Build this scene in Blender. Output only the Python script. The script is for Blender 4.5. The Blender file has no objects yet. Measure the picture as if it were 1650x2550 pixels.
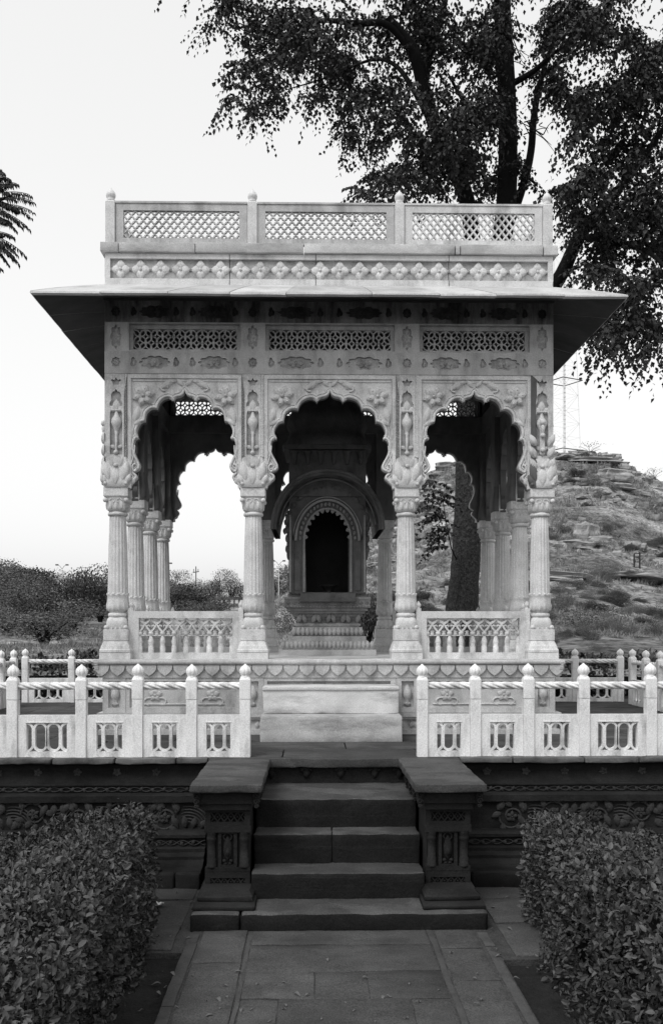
import bpy, math, random
import numpy as np
from mathutils import Vector, Matrix, noise
from mathutils.geometry import delaunay_2d_cdt

R = math.radians
PI = math.pi
random.seed(7)
rng = np.random.default_rng(11)
S = bpy.context.scene
COL = S.collection

# ------------------------------------------------------------------ camera
cam_d = bpy.data.cameras.new('camera')
cam = bpy.data.objects.new('camera', cam_d)
COL.objects.link(cam)
cam.location = (-0.15, 0.0, 1.65)
YAW = R(1.146)
cam.rotation_euler = (R(90), 0, -YAW)
cam_d.sensor_fit = 'VERTICAL'
cam_d.sensor_height = 36.0
cam_d.lens = 36.0 * 2400 / 2550
cam_d.shift_y = 289.0 / 2550
cam_d.clip_end = 3000
cam_d.clip_start = 0.05
S.camera = cam
# ------------------------------------------------------------------ sky and sun
SUN_EL, SUN_ROT = R(52), R(218)
w = bpy.data.worlds.new('World')
S.world = w
w.use_nodes = True
nt = w.node_tree
sky = nt.nodes.new('ShaderNodeTexSky')
sky.sky_type = 'NISHITA'
sky.sun_disc = False
sky.sun_elevation = SUN_EL
sky.sun_rotation = SUN_ROT
sky.air_density = 1.0
sky.dust_density = 5.0
sky.ozone_density = 1.0
bw = nt.nodes.new('ShaderNodeRGBToBW')
bg = nt.nodes['Background']
bg.inputs['Strength'].default_value = 0.15
# an even veil of high cloud: the sky's own brightness, flattened and without colour
veil = nt.nodes.new('ShaderNodeMath'); veil.operation = 'POWER'; veil.inputs[1].default_value = 0.25
gain = nt.nodes.new('ShaderNodeMath'); gain.operation = 'MULTIPLY'; gain.inputs[1].default_value = 1.75
nt.links.new(sky.outputs[0], bw.inputs[0])
nt.links.new(bw.outputs[0], veil.inputs[0])
nt.links.new(veil.outputs[0], gain.inputs[0])
nt.links.new(gain.outputs[0], bg.inputs['Color'])
sun_d = bpy.data.lights.new('sun', 'SUN')
sun_d.energy = 0.65
sun_d.angle = R(25)
sun = bpy.data.objects.new('sun', sun_d)
COL.objects.link(sun)
sdir = Vector((math.sin(SUN_ROT) * math.cos(SUN_EL), math.cos(SUN_ROT) * math.cos(SUN_EL), math.sin(SUN_EL)))
sun.rotation_euler = (-sdir).to_track_quat('-Z', 'Y').to_euler()
sun.location = (0, 0, 30)
S.view_settings.view_transform = 'Standard'
S.view_settings.look = 'None'
S.view_settings.exposure = 1.6
S.view_settings.gamma = 1.0
S.render.engine = 'CYCLES'
S.cycles.max_bounces = 6
S.cycles.diffuse_bounces = 3


def at(px, py, Y):
    """a point of the place from its bearing (photo pixels), height and distance"""
    a = (px - 825) / 2400.0
    c, s = math.cos(YAW), math.sin(YAW)
    t = Y / (c - a * s)
    return Vector((-0.15 + t * (a * c + s), Y, 1.65 + t * (1564 - py) / 2400.0))


# ------------------------------------------------------------------ materials
def mat(name, col, var=0.15, scale=6.0, rough=0.75, bump=0.0, bscale=60.0, speck=0.0, stain=None, stretch=(1, 1, 1), island=0.0, spec=0.3, fine=250.0):
    m = bpy.data.materials.new(name)
    m.use_nodes = True
    n, l = m.node_tree.nodes, m.node_tree.links
    b = n['Principled BSDF']
    b.inputs['Roughness'].default_value = rough
    b.inputs['Specular IOR Level'].default_value = spec
    tc = n.new('ShaderNodeTexCoord')
    mp = n.new('ShaderNodeMapping')
    mp.inputs['Scale'].default_value = stretch
    l.new(tc.outputs['Object'], mp.inputs[0])
    ns = n.new('ShaderNodeTexNoise')
    ns.inputs['Scale'].default_value = scale
    ns.inputs['Detail'].default_value = 7
    ns.inputs['Roughness'].default_value = 0.65
    l.new(mp.outputs[0], ns.inputs['Vector'])

    def maprange(src, a, bb, fa=0.3, fb=0.7):
        r = n.new('ShaderNodeMapRange')
        r.inputs[1].default_value = fa
        r.inputs[2].default_value = fb
        r.inputs[3].default_value = a
        r.inputs[4].default_value = bb
        l.new(src, r.inputs[0])
        return r.outputs[0]

    def mul(a, bb):
        q = n.new('ShaderNodeMath')
        q.operation = 'MULTIPLY'
        l.new(a, q.inputs[0])
        if isinstance(bb, float):
            q.inputs[1].default_value = bb
        else:
            l.new(bb, q.inputs[1])
        return q.outputs[0]
    v = maprange(ns.outputs['Fac'], col * (1 - var), col * (1 + var))
    if speck:
        n2 = n.new('ShaderNodeTexNoise')
        n2.inputs['Scale'].default_value = fine
        n2.inputs['Detail'].default_value = 2
        l.new(tc.outputs['Object'], n2.inputs['Vector'])
        v = mul(v, maprange(n2.outputs['Fac'], 1 - speck, 1 + speck))
    if stain:
        amt, sc, st, lo, hi = stain
        mp3 = n.new('ShaderNodeMapping')
        mp3.inputs['Scale'].default_value = st
        l.new(tc.outputs['Object'], mp3.inputs[0])
        n3 = n.new('ShaderNodeTexNoise')
        n3.inputs['Scale'].default_value = sc
        n3.inputs['Detail'].default_value = 8
        n3.inputs['Roughness'].default_value = 0.7
        l.new(mp3.outputs[0], n3.inputs['Vector'])
        v = mul(v, maprange(n3.outputs['Fac'], 1.0, 1 - amt, lo, hi))
    if island:
        g = n.new('ShaderNodeNewGeometry')
        v = mul(v, maprange(g.outputs['Random Per Island'], 1 - island, 1 + island, 0, 1))
    cb = n.new('ShaderNodeCombineColor')
    for i in range(3):
        l.new(v, cb.inputs[i])
    l.new(cb.outputs[0], b.inputs['Base Color'])
    if bump:
        nb = n.new('ShaderNodeTexNoise')
        nb.inputs['Scale'].default_value = bscale
        nb.inputs['Detail'].default_value = 6
        l.new(mp.outputs[0], nb.inputs['Vector'])
        bp = n.new('ShaderNodeBump')
        bp.inputs['Strength'].default_value = bump
        bp.inputs['Distance'].default_value = 0.05 if name == 'bark' else 0.02
        l.new(nb.outputs['Fac'], bp.inputs['Height'])
        l.new(bp.outputs[0], b.inputs['Normal'])
    return m


M = {}
M['marble'] = mat('marble', 0.56, 0.18, 5, 0.6, 0.10, 45, 0.20, (0.62, 4.0, (1, 1, 0.5), 0.50, 0.72), fine=130)
M['marble_band'] = mat('weathered marble', 0.42, 0.2, 5, 0.65, 0.12, 45, 0.20, (0.5, 4.5, (1, 1, 0.35), 0.48, 0.70), fine=130)
M['marble_stained'] = mat('stained marble', 0.22, 0.25, 5, 0.7, 0.12, 45, 0.2, (0.88, 3.2, (1.6, 1.6, 0.35), 0.42, 0.60), fine=130)
M['marble_recess'] = mat('darker recessed marble', 0.34, 0.25, 8, 0.75, 0.12, 45, 0.22, (0.5, 6, (1, 1, 0.5), 0.48, 0.68), fine=130)  # recess floors and the reliefs within, darker than the face
M['marble_recess_black'] = mat('black recessed marble', 0.07, 0.4, 8, 0.8, 0.12, 45, 0.22, (0.6, 6, (1, 1, 0.35), 0.45, 0.65), fine=130)  # near-black recess floors and reliefs of the upper band
M['marble_roof'] = mat('roof marble', 0.46, 0.18, 4, 0.6, 0.12, 45, 0.20, (0.5, 3.5, (0.5, 1, 1), 0.48, 0.72), island=0.16, fine=130)
M['marble_soffit'] = mat('shade-darkened soffit stone', 0.08, 0.25, 3, 0.8, 0.1, 45, 0.14, (0.5, 2.5, (0.5, 1, 1), 0.45, 0.7))  # underside of the pale eave, its shade put into the colour
M['marble_rail'] = mat('railing marble', 0.69, 0.10, 6, 0.6, 0.08, 60, 0.17, (0.55, 5.0, (1.6, 1.6, 0.5), 0.50, 0.72), fine=150)
M['marble_inner_shade'] = mat('shade-toned inner marble', 0.11, 0.25, 4, 0.75, 0.1, 40, 0.1, (0.6, 3, (1, 1, 0.4), 0.45, 0.7))  # inward faces and ceiling: interior shade put into the colour
M['marble_step'] = mat('step marble', 0.56, 0.16, 3.5, 0.6, 0.12, 40, 0.18, (0.6, 2.6, (0.5, 1, 1.6), 0.48, 0.68), fine=150)
M['marble_step_low'] = mat('stained step marble', 0.42, 0.2, 3.5, 0.6, 0.12, 40, 0.18, (0.65, 2.6, (0.5, 1, 1.6), 0.45, 0.68), fine=150)
M['shrine_base'] = mat('grey shrine stone', 0.40, 0.2, 6, 0.7, 0.15, 40, 0.2, (0.5, 4, (1, 1, 0.5), 0.45, 0.7), fine=130)
M['shrine_table'] = mat('shrine table stone', 0.19, 0.3, 6, 0.7, 0.2, 40, 0.2, (0.5, 5, (1, 1, 0.5), 0.48, 0.7), fine=130)
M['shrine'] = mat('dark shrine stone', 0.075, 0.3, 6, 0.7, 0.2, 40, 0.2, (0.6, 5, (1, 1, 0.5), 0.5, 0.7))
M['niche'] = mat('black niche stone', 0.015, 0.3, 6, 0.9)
M['sand'] = mat('red sandstone', 0.019, 0.28, 5, 0.85, 0.25, 40, 0.3, (0.5, 3.0, (0.6, 1, 2.2), 0.45, 0.72), spec=0.12, fine=140)
M['sand_tread'] = mat('worn sandstone', 0.049, 0.25, 4, 0.85, 0.25, 40, 0.38, (-0.45, 2.0, (0.7, 1.3, 1), 0.50, 0.545), spec=0.12, fine=150)  # wear, plus the light on upward faces put into a paler tone
M['sand_riser_shade'] = mat('shaded riser sandstone', 0.0125, 0.3, 5, 0.85, 0.3, 40, 0.38, (-0.7, 3.5, (0.25, 1, 7), 0.55, 0.68), spec=0.1, fine=150)  # upright faces darkened, their shade put into the colour
M['sand_wall'] = mat('carved dark sandstone', 0.019, 0.35, 5, 0.9, 0.25, 40, 0.3, (0.7, 2.2, (0.6, 1, 1.2), 0.42, 0.7), spec=0.1, fine=140)
M['sand_dark'] = mat('dark backing sandstone', 0.008, 0.3, 6, 0.9, spec=0.05)  # backing of the pedestal panels, darker than their face
M['sand_relief'] = mat('paler sandstone relief', 0.034, 0.3, 8, 0.85, 0.2, 50, 0.3, spec=0.12, fine=140)  # carving set paler than the wall facing behind it
M['lip'] = mat('worn terrace edge', 0.12, 0.3, 7, 0.85, 0.3, 40, 0.2, (0.75, 3.5, (1, 1, 1), 0.48, 0.66), spec=0.15)
M['path'] = mat('path slabs', 0.064, 0.24, 3.5, 0.85, 0.25, 35, 0.42, (0.35, 2.2, (0.7, 1.4, 1), 0.46, 0.7), island=0.14, spec=0.12, fine=150)
M['kerb'] = mat('path edging', 0.062, 0.2, 5, 0.85, 0.3, 35, 0.25, (0.35, 4, (1, 1, 1), 0.5, 0.7), island=0.15, spec=0.15)
M['mortar'] = mat('mortar', 0.050, 0.35, 9, 0.95, 0.4, 60, 0.4, spec=0.1, fine=150)
M['soil'] = mat('soil', 0.02, 0.4, 8, 0.95, 0.6, 60, 0.4, spec=0.1)
M['ground'] = mat('ground', 0.10, 0.4, 0.6, 0.95, 0.3, 8, 0.2, spec=0.1)
M['bark'] = mat('bark', 0.040, 0.5, 22, 0.95, 1.0, 22, 0.5, stretch=(1, 1, 0.7), spec=0.1, fine=60)
M['branch'] = mat('branch bark', 0.012, 0.3, 9, 0.95, 0.5, 30, spec=0.1)
M['leaf'] = mat('tree leaf', 0.018, 0.3, 2.0, 0.6, island=0.45, spec=0.25)
M['frond'] = mat('frond leaf', 0.020, 0.3, 2.0, 0.7, island=0.4, spec=0.15)
M['hedge'] = mat('hedge leaf', 0.048, 0.3, 2.5, 0.55, island=0.75, spec=0.25)
M['hedge_core'] = mat('hedge dark core', 0.010, 0.3, 5, 1.0, spec=0.0)
M['bush_dark'] = mat('dark bush', 0.055, 0.3, 0.5, 0.8, island=0.5, spec=0.15)
M['bush'] = mat('scrub bush', 0.105, 0.3, 0.5, 0.85, island=0.6, spec=0.1)
M['scrub'] = mat('hill scrub', 0.20, 0.35, 0.15, 0.9, island=0.5, spec=0.05)
M['rock'] = mat('hill rock', 0.30, 0.35, 1.2, 0.95, 0.8, 4, 0.2, (0.6, 0.8, (0.4, 0.4, 3.0), 0.45, 0.65), spec=0.05, fine=12)
M['metal'] = mat('grey metal', 0.10, 0.1, 3, 0.6)
M['metal_pale'] = mat('pale tower metal', 0.62, 0.1, 3, 0.7)
M['dark_metal'] = mat('dark metal', 0.02, 0.1, 3, 0.6)
M['plaster'] = mat('pale plaster', 0.5, 0.12, 2, 0.9)
M['dry_leaf'] = mat('dry leaf', 0.10, 0.25, 30, 0.8, island=0.4)
M['paper'] = mat('paper', 0.7, 0.08, 10, 0.8)
M['bowl'] = mat('blackened bowl', 0.01, 0.2, 10, 0.6)


# ------------------------------------------------------------------ mesh helpers
class MB:
    def __init__(s):
        s.v, s.f, s.sm, s.mi = [], [], [], []
        s.T = Matrix.Identity(4)
        s.m = 0

    def add(s, vs, fs, smooth=False):
        b = len(s.v)
        T = s.T
        s.v.extend([tuple(T @ Vector(p)) for p in vs])
        flip = T.determinant() < 0
        for f in fs:
            f = [i + b for i in f]
            s.f.append(f[::-1] if flip else f)
            s.sm.append(smooth)
            s.mi.append(s.m)

    def box(s, x0, x1, y0, y1, z0, z1):
        v = [(x, y, z) for z in (z0, z1) for y in (y0, y1) for x in (x0, x1)]
        s.add(v, [(0, 2, 3, 1), (4, 5, 7, 6), (0, 1, 5, 4), (2, 6, 7, 3), (0, 4, 6, 2), (1, 3, 7, 5)])

    def rbox(s, x0, x1, y0, y1, z0, z1, seg=0.05, amp=0.004, rad=0.012, fr=6.0, seed=0.0, top=None):
        """box with worn edges and uneven faces"""
        n = [max(3, min(60, int(round(d / seg)) + 2)) for d in (x1 - x0, y1 - y0, z1 - z0)]

        def lin(a, b, k):
            t = np.linspace(0, 1, k)
            L = b - a
            e = min(rad / L, 0.25)
            t = np.concatenate([[0], np.linspace(e, 1 - e, k - 2), [1]])
            return a + L * t
        xs, ys, zs = lin(x0, x1, n[0]), lin(y0, y1, n[1]), lin(z0, z1, n[2])
        cx, cy, cz = (x0 + x1) / 2, (y0 + y1) / 2, (z0 + z1) / 2

        def disp(p):
            x, y, z = p
            near = [x - x0 < 1e-6 or x1 - x < 1e-6, y - y0 < 1e-6 or y1 - y < 1e-6, z - z0 < 1e-6 or z1 - z < 1e-6]
            k = sum(near)
            q = Vector((x * fr + seed, y * fr, z * fr))
            nv = noise.noise_vector(q) * amp + noise.noise_vector(q * 3.7) * amp * 0.5
            o = Vector(p) + nv
            if k >= 2:
                pull = rad * (0.35 if k == 2 else 0.5) * max(0.15, 1 + 0.9 * noise.noise(q * 2.0) + 1.6 * max(0, noise.noise(q * 0.9 + Vector((3, 1, 7))) - 0.25))
                if near[0]: o.x += pull if x < cx else -pull
                if near[1]: o.y += pull if y < cy else -pull
                if near[2]: o.z += pull if z < cz else -pull
            return o

        def grid(A, B, fn, rev):
            vs = [disp(fn(a, b)) for b in B for a in A]
            na = len(A)
            fs = []
            for j in range(len(B) - 1):
                for i in range(na - 1):
                    q = [j * na + i, j * na + i + 1, (j + 1) * na + i + 1, (j + 1) * na + i]
                    fs.append(q[::-1] if rev else q)
            s.add(vs, fs, True)
        if top is not None: s.m = top
        grid(xs, ys, lambda a, b: (a, b, z1), False)
        s.m = 0
        grid(xs, ys, lambda a, b: (a, b, z0), True)
        grid(xs, zs, lambda a, b: (a, y0, b), False)
        grid(xs, zs, lambda a, b: (a, y1, b), True)
        grid(ys, zs, lambda a, b: (x1, a, b), False)
        grid(ys, zs, lambda a, b: (x0, a, b), True)

    def plate(s, outer, holes, y0, y1):
        """flat plate in XZ with holes, front face at y0, back at y1"""
        loops = [outer] + list(holes)
        pts, edges = [], []
        for lp in loops:
            b = len(pts)
            pts += [Vector((p[0], p[1])) for p in lp]
            k = len(lp)
            edges += [(b + i, b + (i + 1) % k) for i in range(k)]
        vo, eo, fo, *_ = delaunay_2d_cdt(pts, edges, [], 0, 1e-6)
        P = np.array([(v.x, v.y) for v in vo])
        F = [f for f in fo]
        C = np.array([P[list(f)].mean(axis=0) for f in F])
        inside = np.zeros(len(C), bool)
        for lp in loops:
            a = np.array(lp, float)
            b = np.roll(a, -1, axis=0)
            for (ax, az), (bx, bz) in zip(a, b):
                if az == bz:
                    continue
                c = ((az > C[:, 1]) != (bz > C[:, 1]))
                xx = ax + (C[:, 1] - az) / (bz - az) * (bx - ax)
                inside ^= (c & (C[:, 0] < xx))
        n = len(P)
        vs = [(p[0], y0, p[1]) for p in P] + [(p[0], y1, p[1]) for p in P]
        fs = []
        for f, ok in zip(F, inside):
            if not ok:
                continue
            f = list(f)
            a, b, c = P[f[0]], P[f[1]], P[f[2]]
            if (b[0] - a[0]) * (c[1] - a[1]) - (b[1] - a[1]) * (c[0] - a[0]) < 0:
                f = f[::-1]
            fs.append(f)
            fs.append([i + n for i in f[::-1]])
        s.add(vs, fs)
        for li, lp in enumerate(loops):
            area = sum(lp[i][0] * lp[(i + 1) % len(lp)][1] - lp[(i + 1) % len(lp)][0] * lp[i][1] for i in range(len(lp)))
            ccw = area > 0
            k = len(lp)
            vv = [(p[0], y0, p[1]) for p in lp] + [(p[0], y1, p[1]) for p in lp]
            ff = []
            for i in range(k):
                j = (i + 1) % k
                q = [i, i + k, j + k, j]
                if (li == 0) != ccw:
                    q = q[::-1]
                ff.append(q)
            s.add(vv, ff)

    def ribbon(s, pts, wd, y0, y1, closed=False):
        P = [Vector((p[0], p[1])) for p in pts]
        n = len(P)
        L, Rr = [], []
        for i in range(n):
            a = P[(i - 1) % n] if (closed or i > 0) else P[i]
            b = P[(i + 1) % n] if (closed or i < n - 1) else P[i]
            d = (b - a)
            if d.length < 1e-9:
                d = Vector((1, 0))
            d.normalize()
            q = Vector((-d.y, d.x)) * wd / 2
            L.append(P[i] + q)
            Rr.append(P[i] - q)
        vs = []
        for i in range(n):
            vs += [(L[i].x, y0, L[i].y), (Rr[i].x, y0, Rr[i].y), (Rr[i].x, y1, Rr[i].y), (L[i].x, y1, L[i].y)]
        fs = []
        for i in range(n if closed else n - 1):
            a, b = 4 * i, 4 * ((i + 1) % n)
            for k in range(4):
                fs.append((a + k, a + (k + 1) % 4, b + (k + 1) % 4, b + k))
        if not closed:
            fs += [(0, 3, 2, 1), (4 * n - 4, 4 * n - 3, 4 * n - 2, 4 * n - 1)]
        s.add(vs, fs)

    def lathe(s, prof, n=16, mod=None, sq=None, cx=0, cy=0, cz=0, smooth=True, ph=0.0, caps=True):
        vs, fs = [], []
        for (r, z) in prof:
            for k in range(n):
                a = 2 * PI * k / n + ph
                rr = r
                if sq:
                    p = sq
                    rr = r / (abs(math.cos(a)) ** p + abs(math.sin(a)) ** p) ** (1 / p)
                if mod:
                    rr *= mod(a, z)
                vs.append((cx + rr * math.cos(a), cy + rr * math.sin(a), cz + z))
        m = len(prof)
        for i in range(m - 1):
            for k in range(n):
                k2 = (k + 1) % n
                fs.append((i * n + k, i * n + k2, (i + 1) * n + k2, (i + 1) * n + k))
        s.add(vs, fs, smooth)
        if caps:
            s.add([vs[k] for k in range(n)], [tuple(range(n))[::-1]])
            s.add([vs[(m - 1) * n + k] for k in range(n)], [tuple(range(n))])

    def ell(s, c, r, nu=10, nv=6):
        vs, fs = [], []
        for j in range(nv + 1):
            t = PI * j / nv
            for i in range(nu):
                a = 2 * PI * i / nu
                vs.append((c[0] + r[0] * math.sin(t) * math.cos(a), c[1] + r[1] * math.sin(t) * math.sin(a), c[2] - r[2] * math.cos(t)))
        for j in range(nv):
            for i in range(nu):
                i2 = (i + 1) % nu
                fs.append((j * nu + i, j * nu + i2, (j + 1) * nu + i2, (j + 1) * nu + i))
        s.add(vs, fs, True)

    def tube(s, pts, r, n=6, closed=False):
        P = [Vector(p) for p in pts]
        m = len(P)
        rs = r if isinstance(r, (list, tuple, np.ndarray)) else [r] * m
        up = Vector((0, 0, 1))
        vs, fs = [], []
        prev = None
        for i in range(m):
            a = P[(i - 1) % m] if (closed or i > 0) else P[i]
            b = P[(i + 1) % m] if (closed or i < m - 1) else P[i]
            d = (b - a).normalized()
            if prev is None:
                u = d.cross(up)
                if u.length < 0.1:
                    u = d.cross(Vector((0, 1, 0)))
            else:
                u = prev - d * prev.dot(d)
                if u.length < 1e-6:
                    u = d.cross(Vector((0, 1, 0)))
            u.normalize()
            prev = u
            v = d.cross(u)
            for k in range(n):
                an = 2 * PI * k / n
                vs.append(P[i] + (u * math.cos(an) + v * math.sin(an)) * rs[i])
        for i in range(m if closed else m - 1):
            j = (i + 1) % m
            for k in range(n):
                k2 = (k + 1) % n
                fs.append((i * n + k, i * n + k2, j * n + k2, j * n + k))
        s.add(vs, fs, True)
        if not closed:
            s.add([vs[k] for k in range(n)], [tuple(range(n))[::-1]])
            s.add([vs[(m - 1) * n + k] for k in range(n)], [tuple(range(n))])

    def petal(s, cx, cz, ang, L, W, h, y, n=7, pw=0.85):
        """raised petal lying on the plane y, pointing along ang in XZ"""
        d = (math.cos(ang), math.sin(ang))
        q = (-d[1], d[0])
        vs, fs = [], []
        for i in range(n + 1):
            t = i / n
            wv = W * max(0.0, math.sin(PI * t ** pw)) ** 0.8
            hh = h * (0.35 + 0.65 * math.sin(PI * min(1, t * 1.05)))
            for k, hk in ((-1, 0.0), (-0.55, hh), (0, hh * 0.72), (0.55, hh), (1, 0.0)):
                vs.append((cx + d[0] * L * t + q[0] * wv * k, y - hk, cz + d[1] * L * t + q[1] * wv * k))
        for i in range(n):
            for k in range(4):
                a = i * 5 + k
                fs.append((a, a + 5, a + 6, a + 1))
        s.add(vs, fs, True)

    def flower(s, cx, cz, r, y, n=6, h=0.012, ph=0.0, W=0.32):
        for k in range(n):
            s.petal(cx, cz, ph + 2 * PI * k / n, r, r * W, h, y, n=5)
        s.ell((cx, y - h * 0.5, cz), (r * 0.16, h * 0.8, r * 0.16), 8, 4)

    def build(s, name, m, parent=None, bevel=0.0):
        me = bpy.data.meshes.new(name)
        me.from_pydata(s.v, [], s.f)
        me.polygons.foreach_set('use_smooth', s.sm)
        ms = m if isinstance(m, (list, tuple)) else [m]
        for q in ms:
            me.materials.append(q)
        if len(ms) > 1:
            me.polygons.foreach_set('material_index', s.mi)
        me.update()
        o = bpy.data.objects.new(name, me)
        COL.objects.link(o)
        if parent:
            put(o, parent)
        if bevel:
            b = o.modifiers.new('bevel', 'BEVEL')
            b.width = bevel
            b.segments = 2
            b.limit_method = 'ANGLE'
            b.angle_limit = R(40)
        return o


def put(o, parent):
    """parent o, keeping where it was built"""
    o.parent = parent
    L = Vector((0, 0, 0))
    q = parent
    while q:
        L = L + q.location
        q = q.parent
        break
    if parent.type == 'EMPTY':
        o.matrix_parent_inverse = Matrix.Translation(-parent.location)


def tag(o, label=None, cat=None, group=None, kind=None):
    if label: o['label'] = label
    if cat: o['category'] = cat
    if group: o['group'] = group
    if kind: o['kind'] = kind
    return o


def thing(name, loc, label, cat, group=None):
    o = bpy.data.objects.new(name, None)
    o.empty_display_size = 0.2
    o.location = loc
    COL.objects.link(o)
    return tag(o, label, cat, group)


def copy_part(o, parent, loc, rz=0.0, sx=None):
    c = o.copy()
    COL.objects.link(c)
    c.parent = parent
    c.matrix_parent_inverse = Matrix.Translation(-parent.location) if parent.type == 'EMPTY' else Matrix.Identity(4)
    c.location = loc
    c.rotation_euler = (0, 0, rz)
    if sx: c.scale = sx
    for ch in [q for q in bpy.data.objects if q.parent == o]:
        d = ch.copy()
        COL.objects.link(d)
        d.parent = c
    return c


def kids(o):
    return list(o.children)


def fastmesh(name, V, F4, m, parent=None, smooth=False):
    """numpy quads (or triangles) to a mesh object"""
    me = bpy.data.meshes.new(name)
    nv, (nf, k) = len(V), F4.shape
    me.vertices.add(nv)
    me.vertices.foreach_set('co', np.ascontiguousarray(V, dtype=np.float32).ravel())
    me.loops.add(nf * k)
    me.loops.foreach_set('vertex_index', np.ascontiguousarray(F4, dtype=np.int32).ravel())
    me.polygons.add(nf)
    me.polygons.foreach_set('loop_start', np.arange(0, nf * k, k, dtype=np.int32))
    me.polygons.foreach_set('use_smooth', np.full(nf, smooth))
    me.materials.append(m)
    me.update(calc_edges=True)
    me.validate()
    o = bpy.data.objects.new(name, me)
    COL.objects.link(o)
    if parent: put(o, parent)
    return o


def unit(a):
    return a / np.maximum(np.linalg.norm(a, axis=-1, keepdims=True), 1e-9)


def leaves(base, d, nrm, L, W, fold=0.25, curl=0.15):
    """leaf arrays: base points, tip direction, normal, length, width -> V, F (two folded quads each)"""
    d = unit(d)
    sd = unit(np.cross(d, nrm))
    n = unit(np.cross(sd, d))
    L = np.asarray(L).reshape(-1, 1)
    W = np.asarray(W).reshape(-1, 1)
    b = base
    l = base + d * L * 0.42 + sd * W * 0.5 + n * W * fold
    r = base + d * L * 0.42 - sd * W * 0.5 + n * W * fold
    c = base + d * L * 0.5
    t = base + d * L - n * L * curl
    V = np.stack([b, l, t, r, c], axis=1).reshape(-1, 3)
    k = np.arange(len(base)).reshape(-1, 1) * 5
    F = np.concatenate([k + np.array([[0, 4, 2, 1]]), k + np.array([[0, 3, 2, 4]])], axis=0)
    return V, F


def round_leaves(base, d, nrm, L, W, curl=0.2):
    """broader leaves: three ribs by four rows"""
    d = unit(d)
    sd = unit(np.cross(d, nrm))
    n = unit(np.cross(sd, d))
    L = np.asarray(L).reshape(-1, 1)
    W = np.asarray(W).reshape(-1, 1)
    rows = []
    for t_, w_ in ((0, 0.08), (0.3, 0.46), (0.68, 0.42), (1.0, 0.05)):
        c = base + d * L * t_ - n * L * curl * t_ * t_
        for k in (-1, 0, 1):
            rows.append(c + sd * W * w_ * k + n * W * 0.16 * abs(k) * (w_ > 0.1))
    V = np.stack(rows, axis=1).reshape(-1, 3)
    k = np.arange(len(base)).reshape(-1, 1) * 12
    F = np.concatenate([k + np.array([[r * 3 + q, r * 3 + q + 1, r * 3 + q + 4, r * 3 + q + 3]]) for r in range(3) for q in range(2)], axis=0)
    return V, F


def smooth_path(pts, n=6):
    P = [Vector(p) for p in pts]
    out = []
    for i in range(len(P) - 1):
        p0 = P[max(i - 1, 0)]; p1 = P[i]; p2 = P[i + 1]; p3 = P[min(i + 2, len(P) - 1)]
        for k in range(n):
            t = k / n
            out.append(0.5 * ((2 * p1) + (p2 - p0) * t + (2 * p0 - 5 * p1 + 4 * p2 - p3) * t * t + (3 * p1 - p0 - 3 * p2 + p3) * t ** 3))
    out.append(P[-1])
    return out


def lobed(cx, cz, a, b, k, amp, n=48, ph=0.0):
    o = []
    for i in range(n):
        t = 2 * PI * i / n
        q = 1 - amp + amp * abs(math.cos(k * t / 2 + ph)) * 2 - amp * 0.6
        o.append((cx + a * q * math.cos(t), cz + b * q * math.sin(t)))
    return o


def rect(x0, x1, z0, z1):
    return [(x0, z0), (x1, z0), (x1, z1), (x0, z1)]


# ================================================================== GROUND
def skyline(px):
    xs = [-3000, -400, 0, 300, 620, 700, 915, 1055, 1150, 1290, 1420, 1515, 1545, 1570, 1612, 1650, 1800, 2100, 2600, 4500]
    ys = [1490, 1480, 1492, 1500, 1490, 1425, 1270, 1185, 1140, 1128, 1126, 1126, 1150, 1160, 1188, 1205, 1255, 1330, 1400, 1430]
    return float(np.interp(px, xs, ys))


RIDGE = 130.0


def terr_y(px, Y):
    sk = skyline(px)
    t = min(1.0, max(0.0, (Y - 15) / (RIDGE - 15)))
    near = 1655
    return near + (sk - near) * t ** 0.72


def terr(px, Y, rough=True):
    if Y <= RIDGE:
        p = at(px, terr_y(px, Y), Y)
    else:
        q = at(px, skyline(px), RIDGE)
        p = at(px, 1564, Y)
        p.z = 1.65 + (q.z - 1.65) * max(0.15, 1 - (Y - RIDGE) / 260.0)
    p.z -= 0.55 * max(0.0, 1 - (Y - 13) / 10.0)
    if rough:
        hill = max(0.0, min(1.0, (px - 650) / 300.0))
        f = min(1.0, max(0, Y - 14) / 40.0)
        q = Vector((p.x, p.y, 0))
        p.z += f * (0.55 * noise.noise(q * 0.11) + 0.3 * noise.noise(q * 0.31) + 0.12 * noise.noise(q * 0.9))
        if hill > 0 and Y <= RIDGE + 5:
            st = 1.3
            ph = p.z / st + 0.8 * noise.noise(q * 0.05)
            fr = ph - math.floor(ph)
            k = hill * f * (0.45 + 0.55 * noise.noise(q * 0.045 + Vector((9, 2, 0))))
            p.z += max(0, k) * st * ((fr ** 3) - fr)
    return p


def on_hill(px, py):
    """the place on the terrain that shows at this bearing and height"""
    lo, hi = 16.0, RIDGE
    for _ in range(40):
        m = (lo + hi) / 2
        if terr_y(px, m) > py: lo = m
        else: hi = m
    return terr(px, lo)


pxs = np.concatenate([np.linspace(-3000, -300, 40, endpoint=False), np.linspace(-300, 2000, 260, endpoint=False), np.linspace(2000, 4500, 40)])
Ys = np.concatenate([np.linspace(13.2, 60, 90, endpoint=False), np.linspace(60, RIDGE, 110, endpoint=False), np.array([130, 131, 133, 137, 145, 160, 190, 240, 320, 420])])
V = np.array([terr(px, Y) for Y in Ys for px in pxs])
nx, ny = len(pxs), len(Ys)
i = np.arange(nx - 1)
F = np.concatenate([np.stack([j * nx + i, j * nx + i + 1, (j + 1) * nx + i + 1, (j + 1) * nx + i], axis=1) for j in range(ny - 1)])


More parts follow.
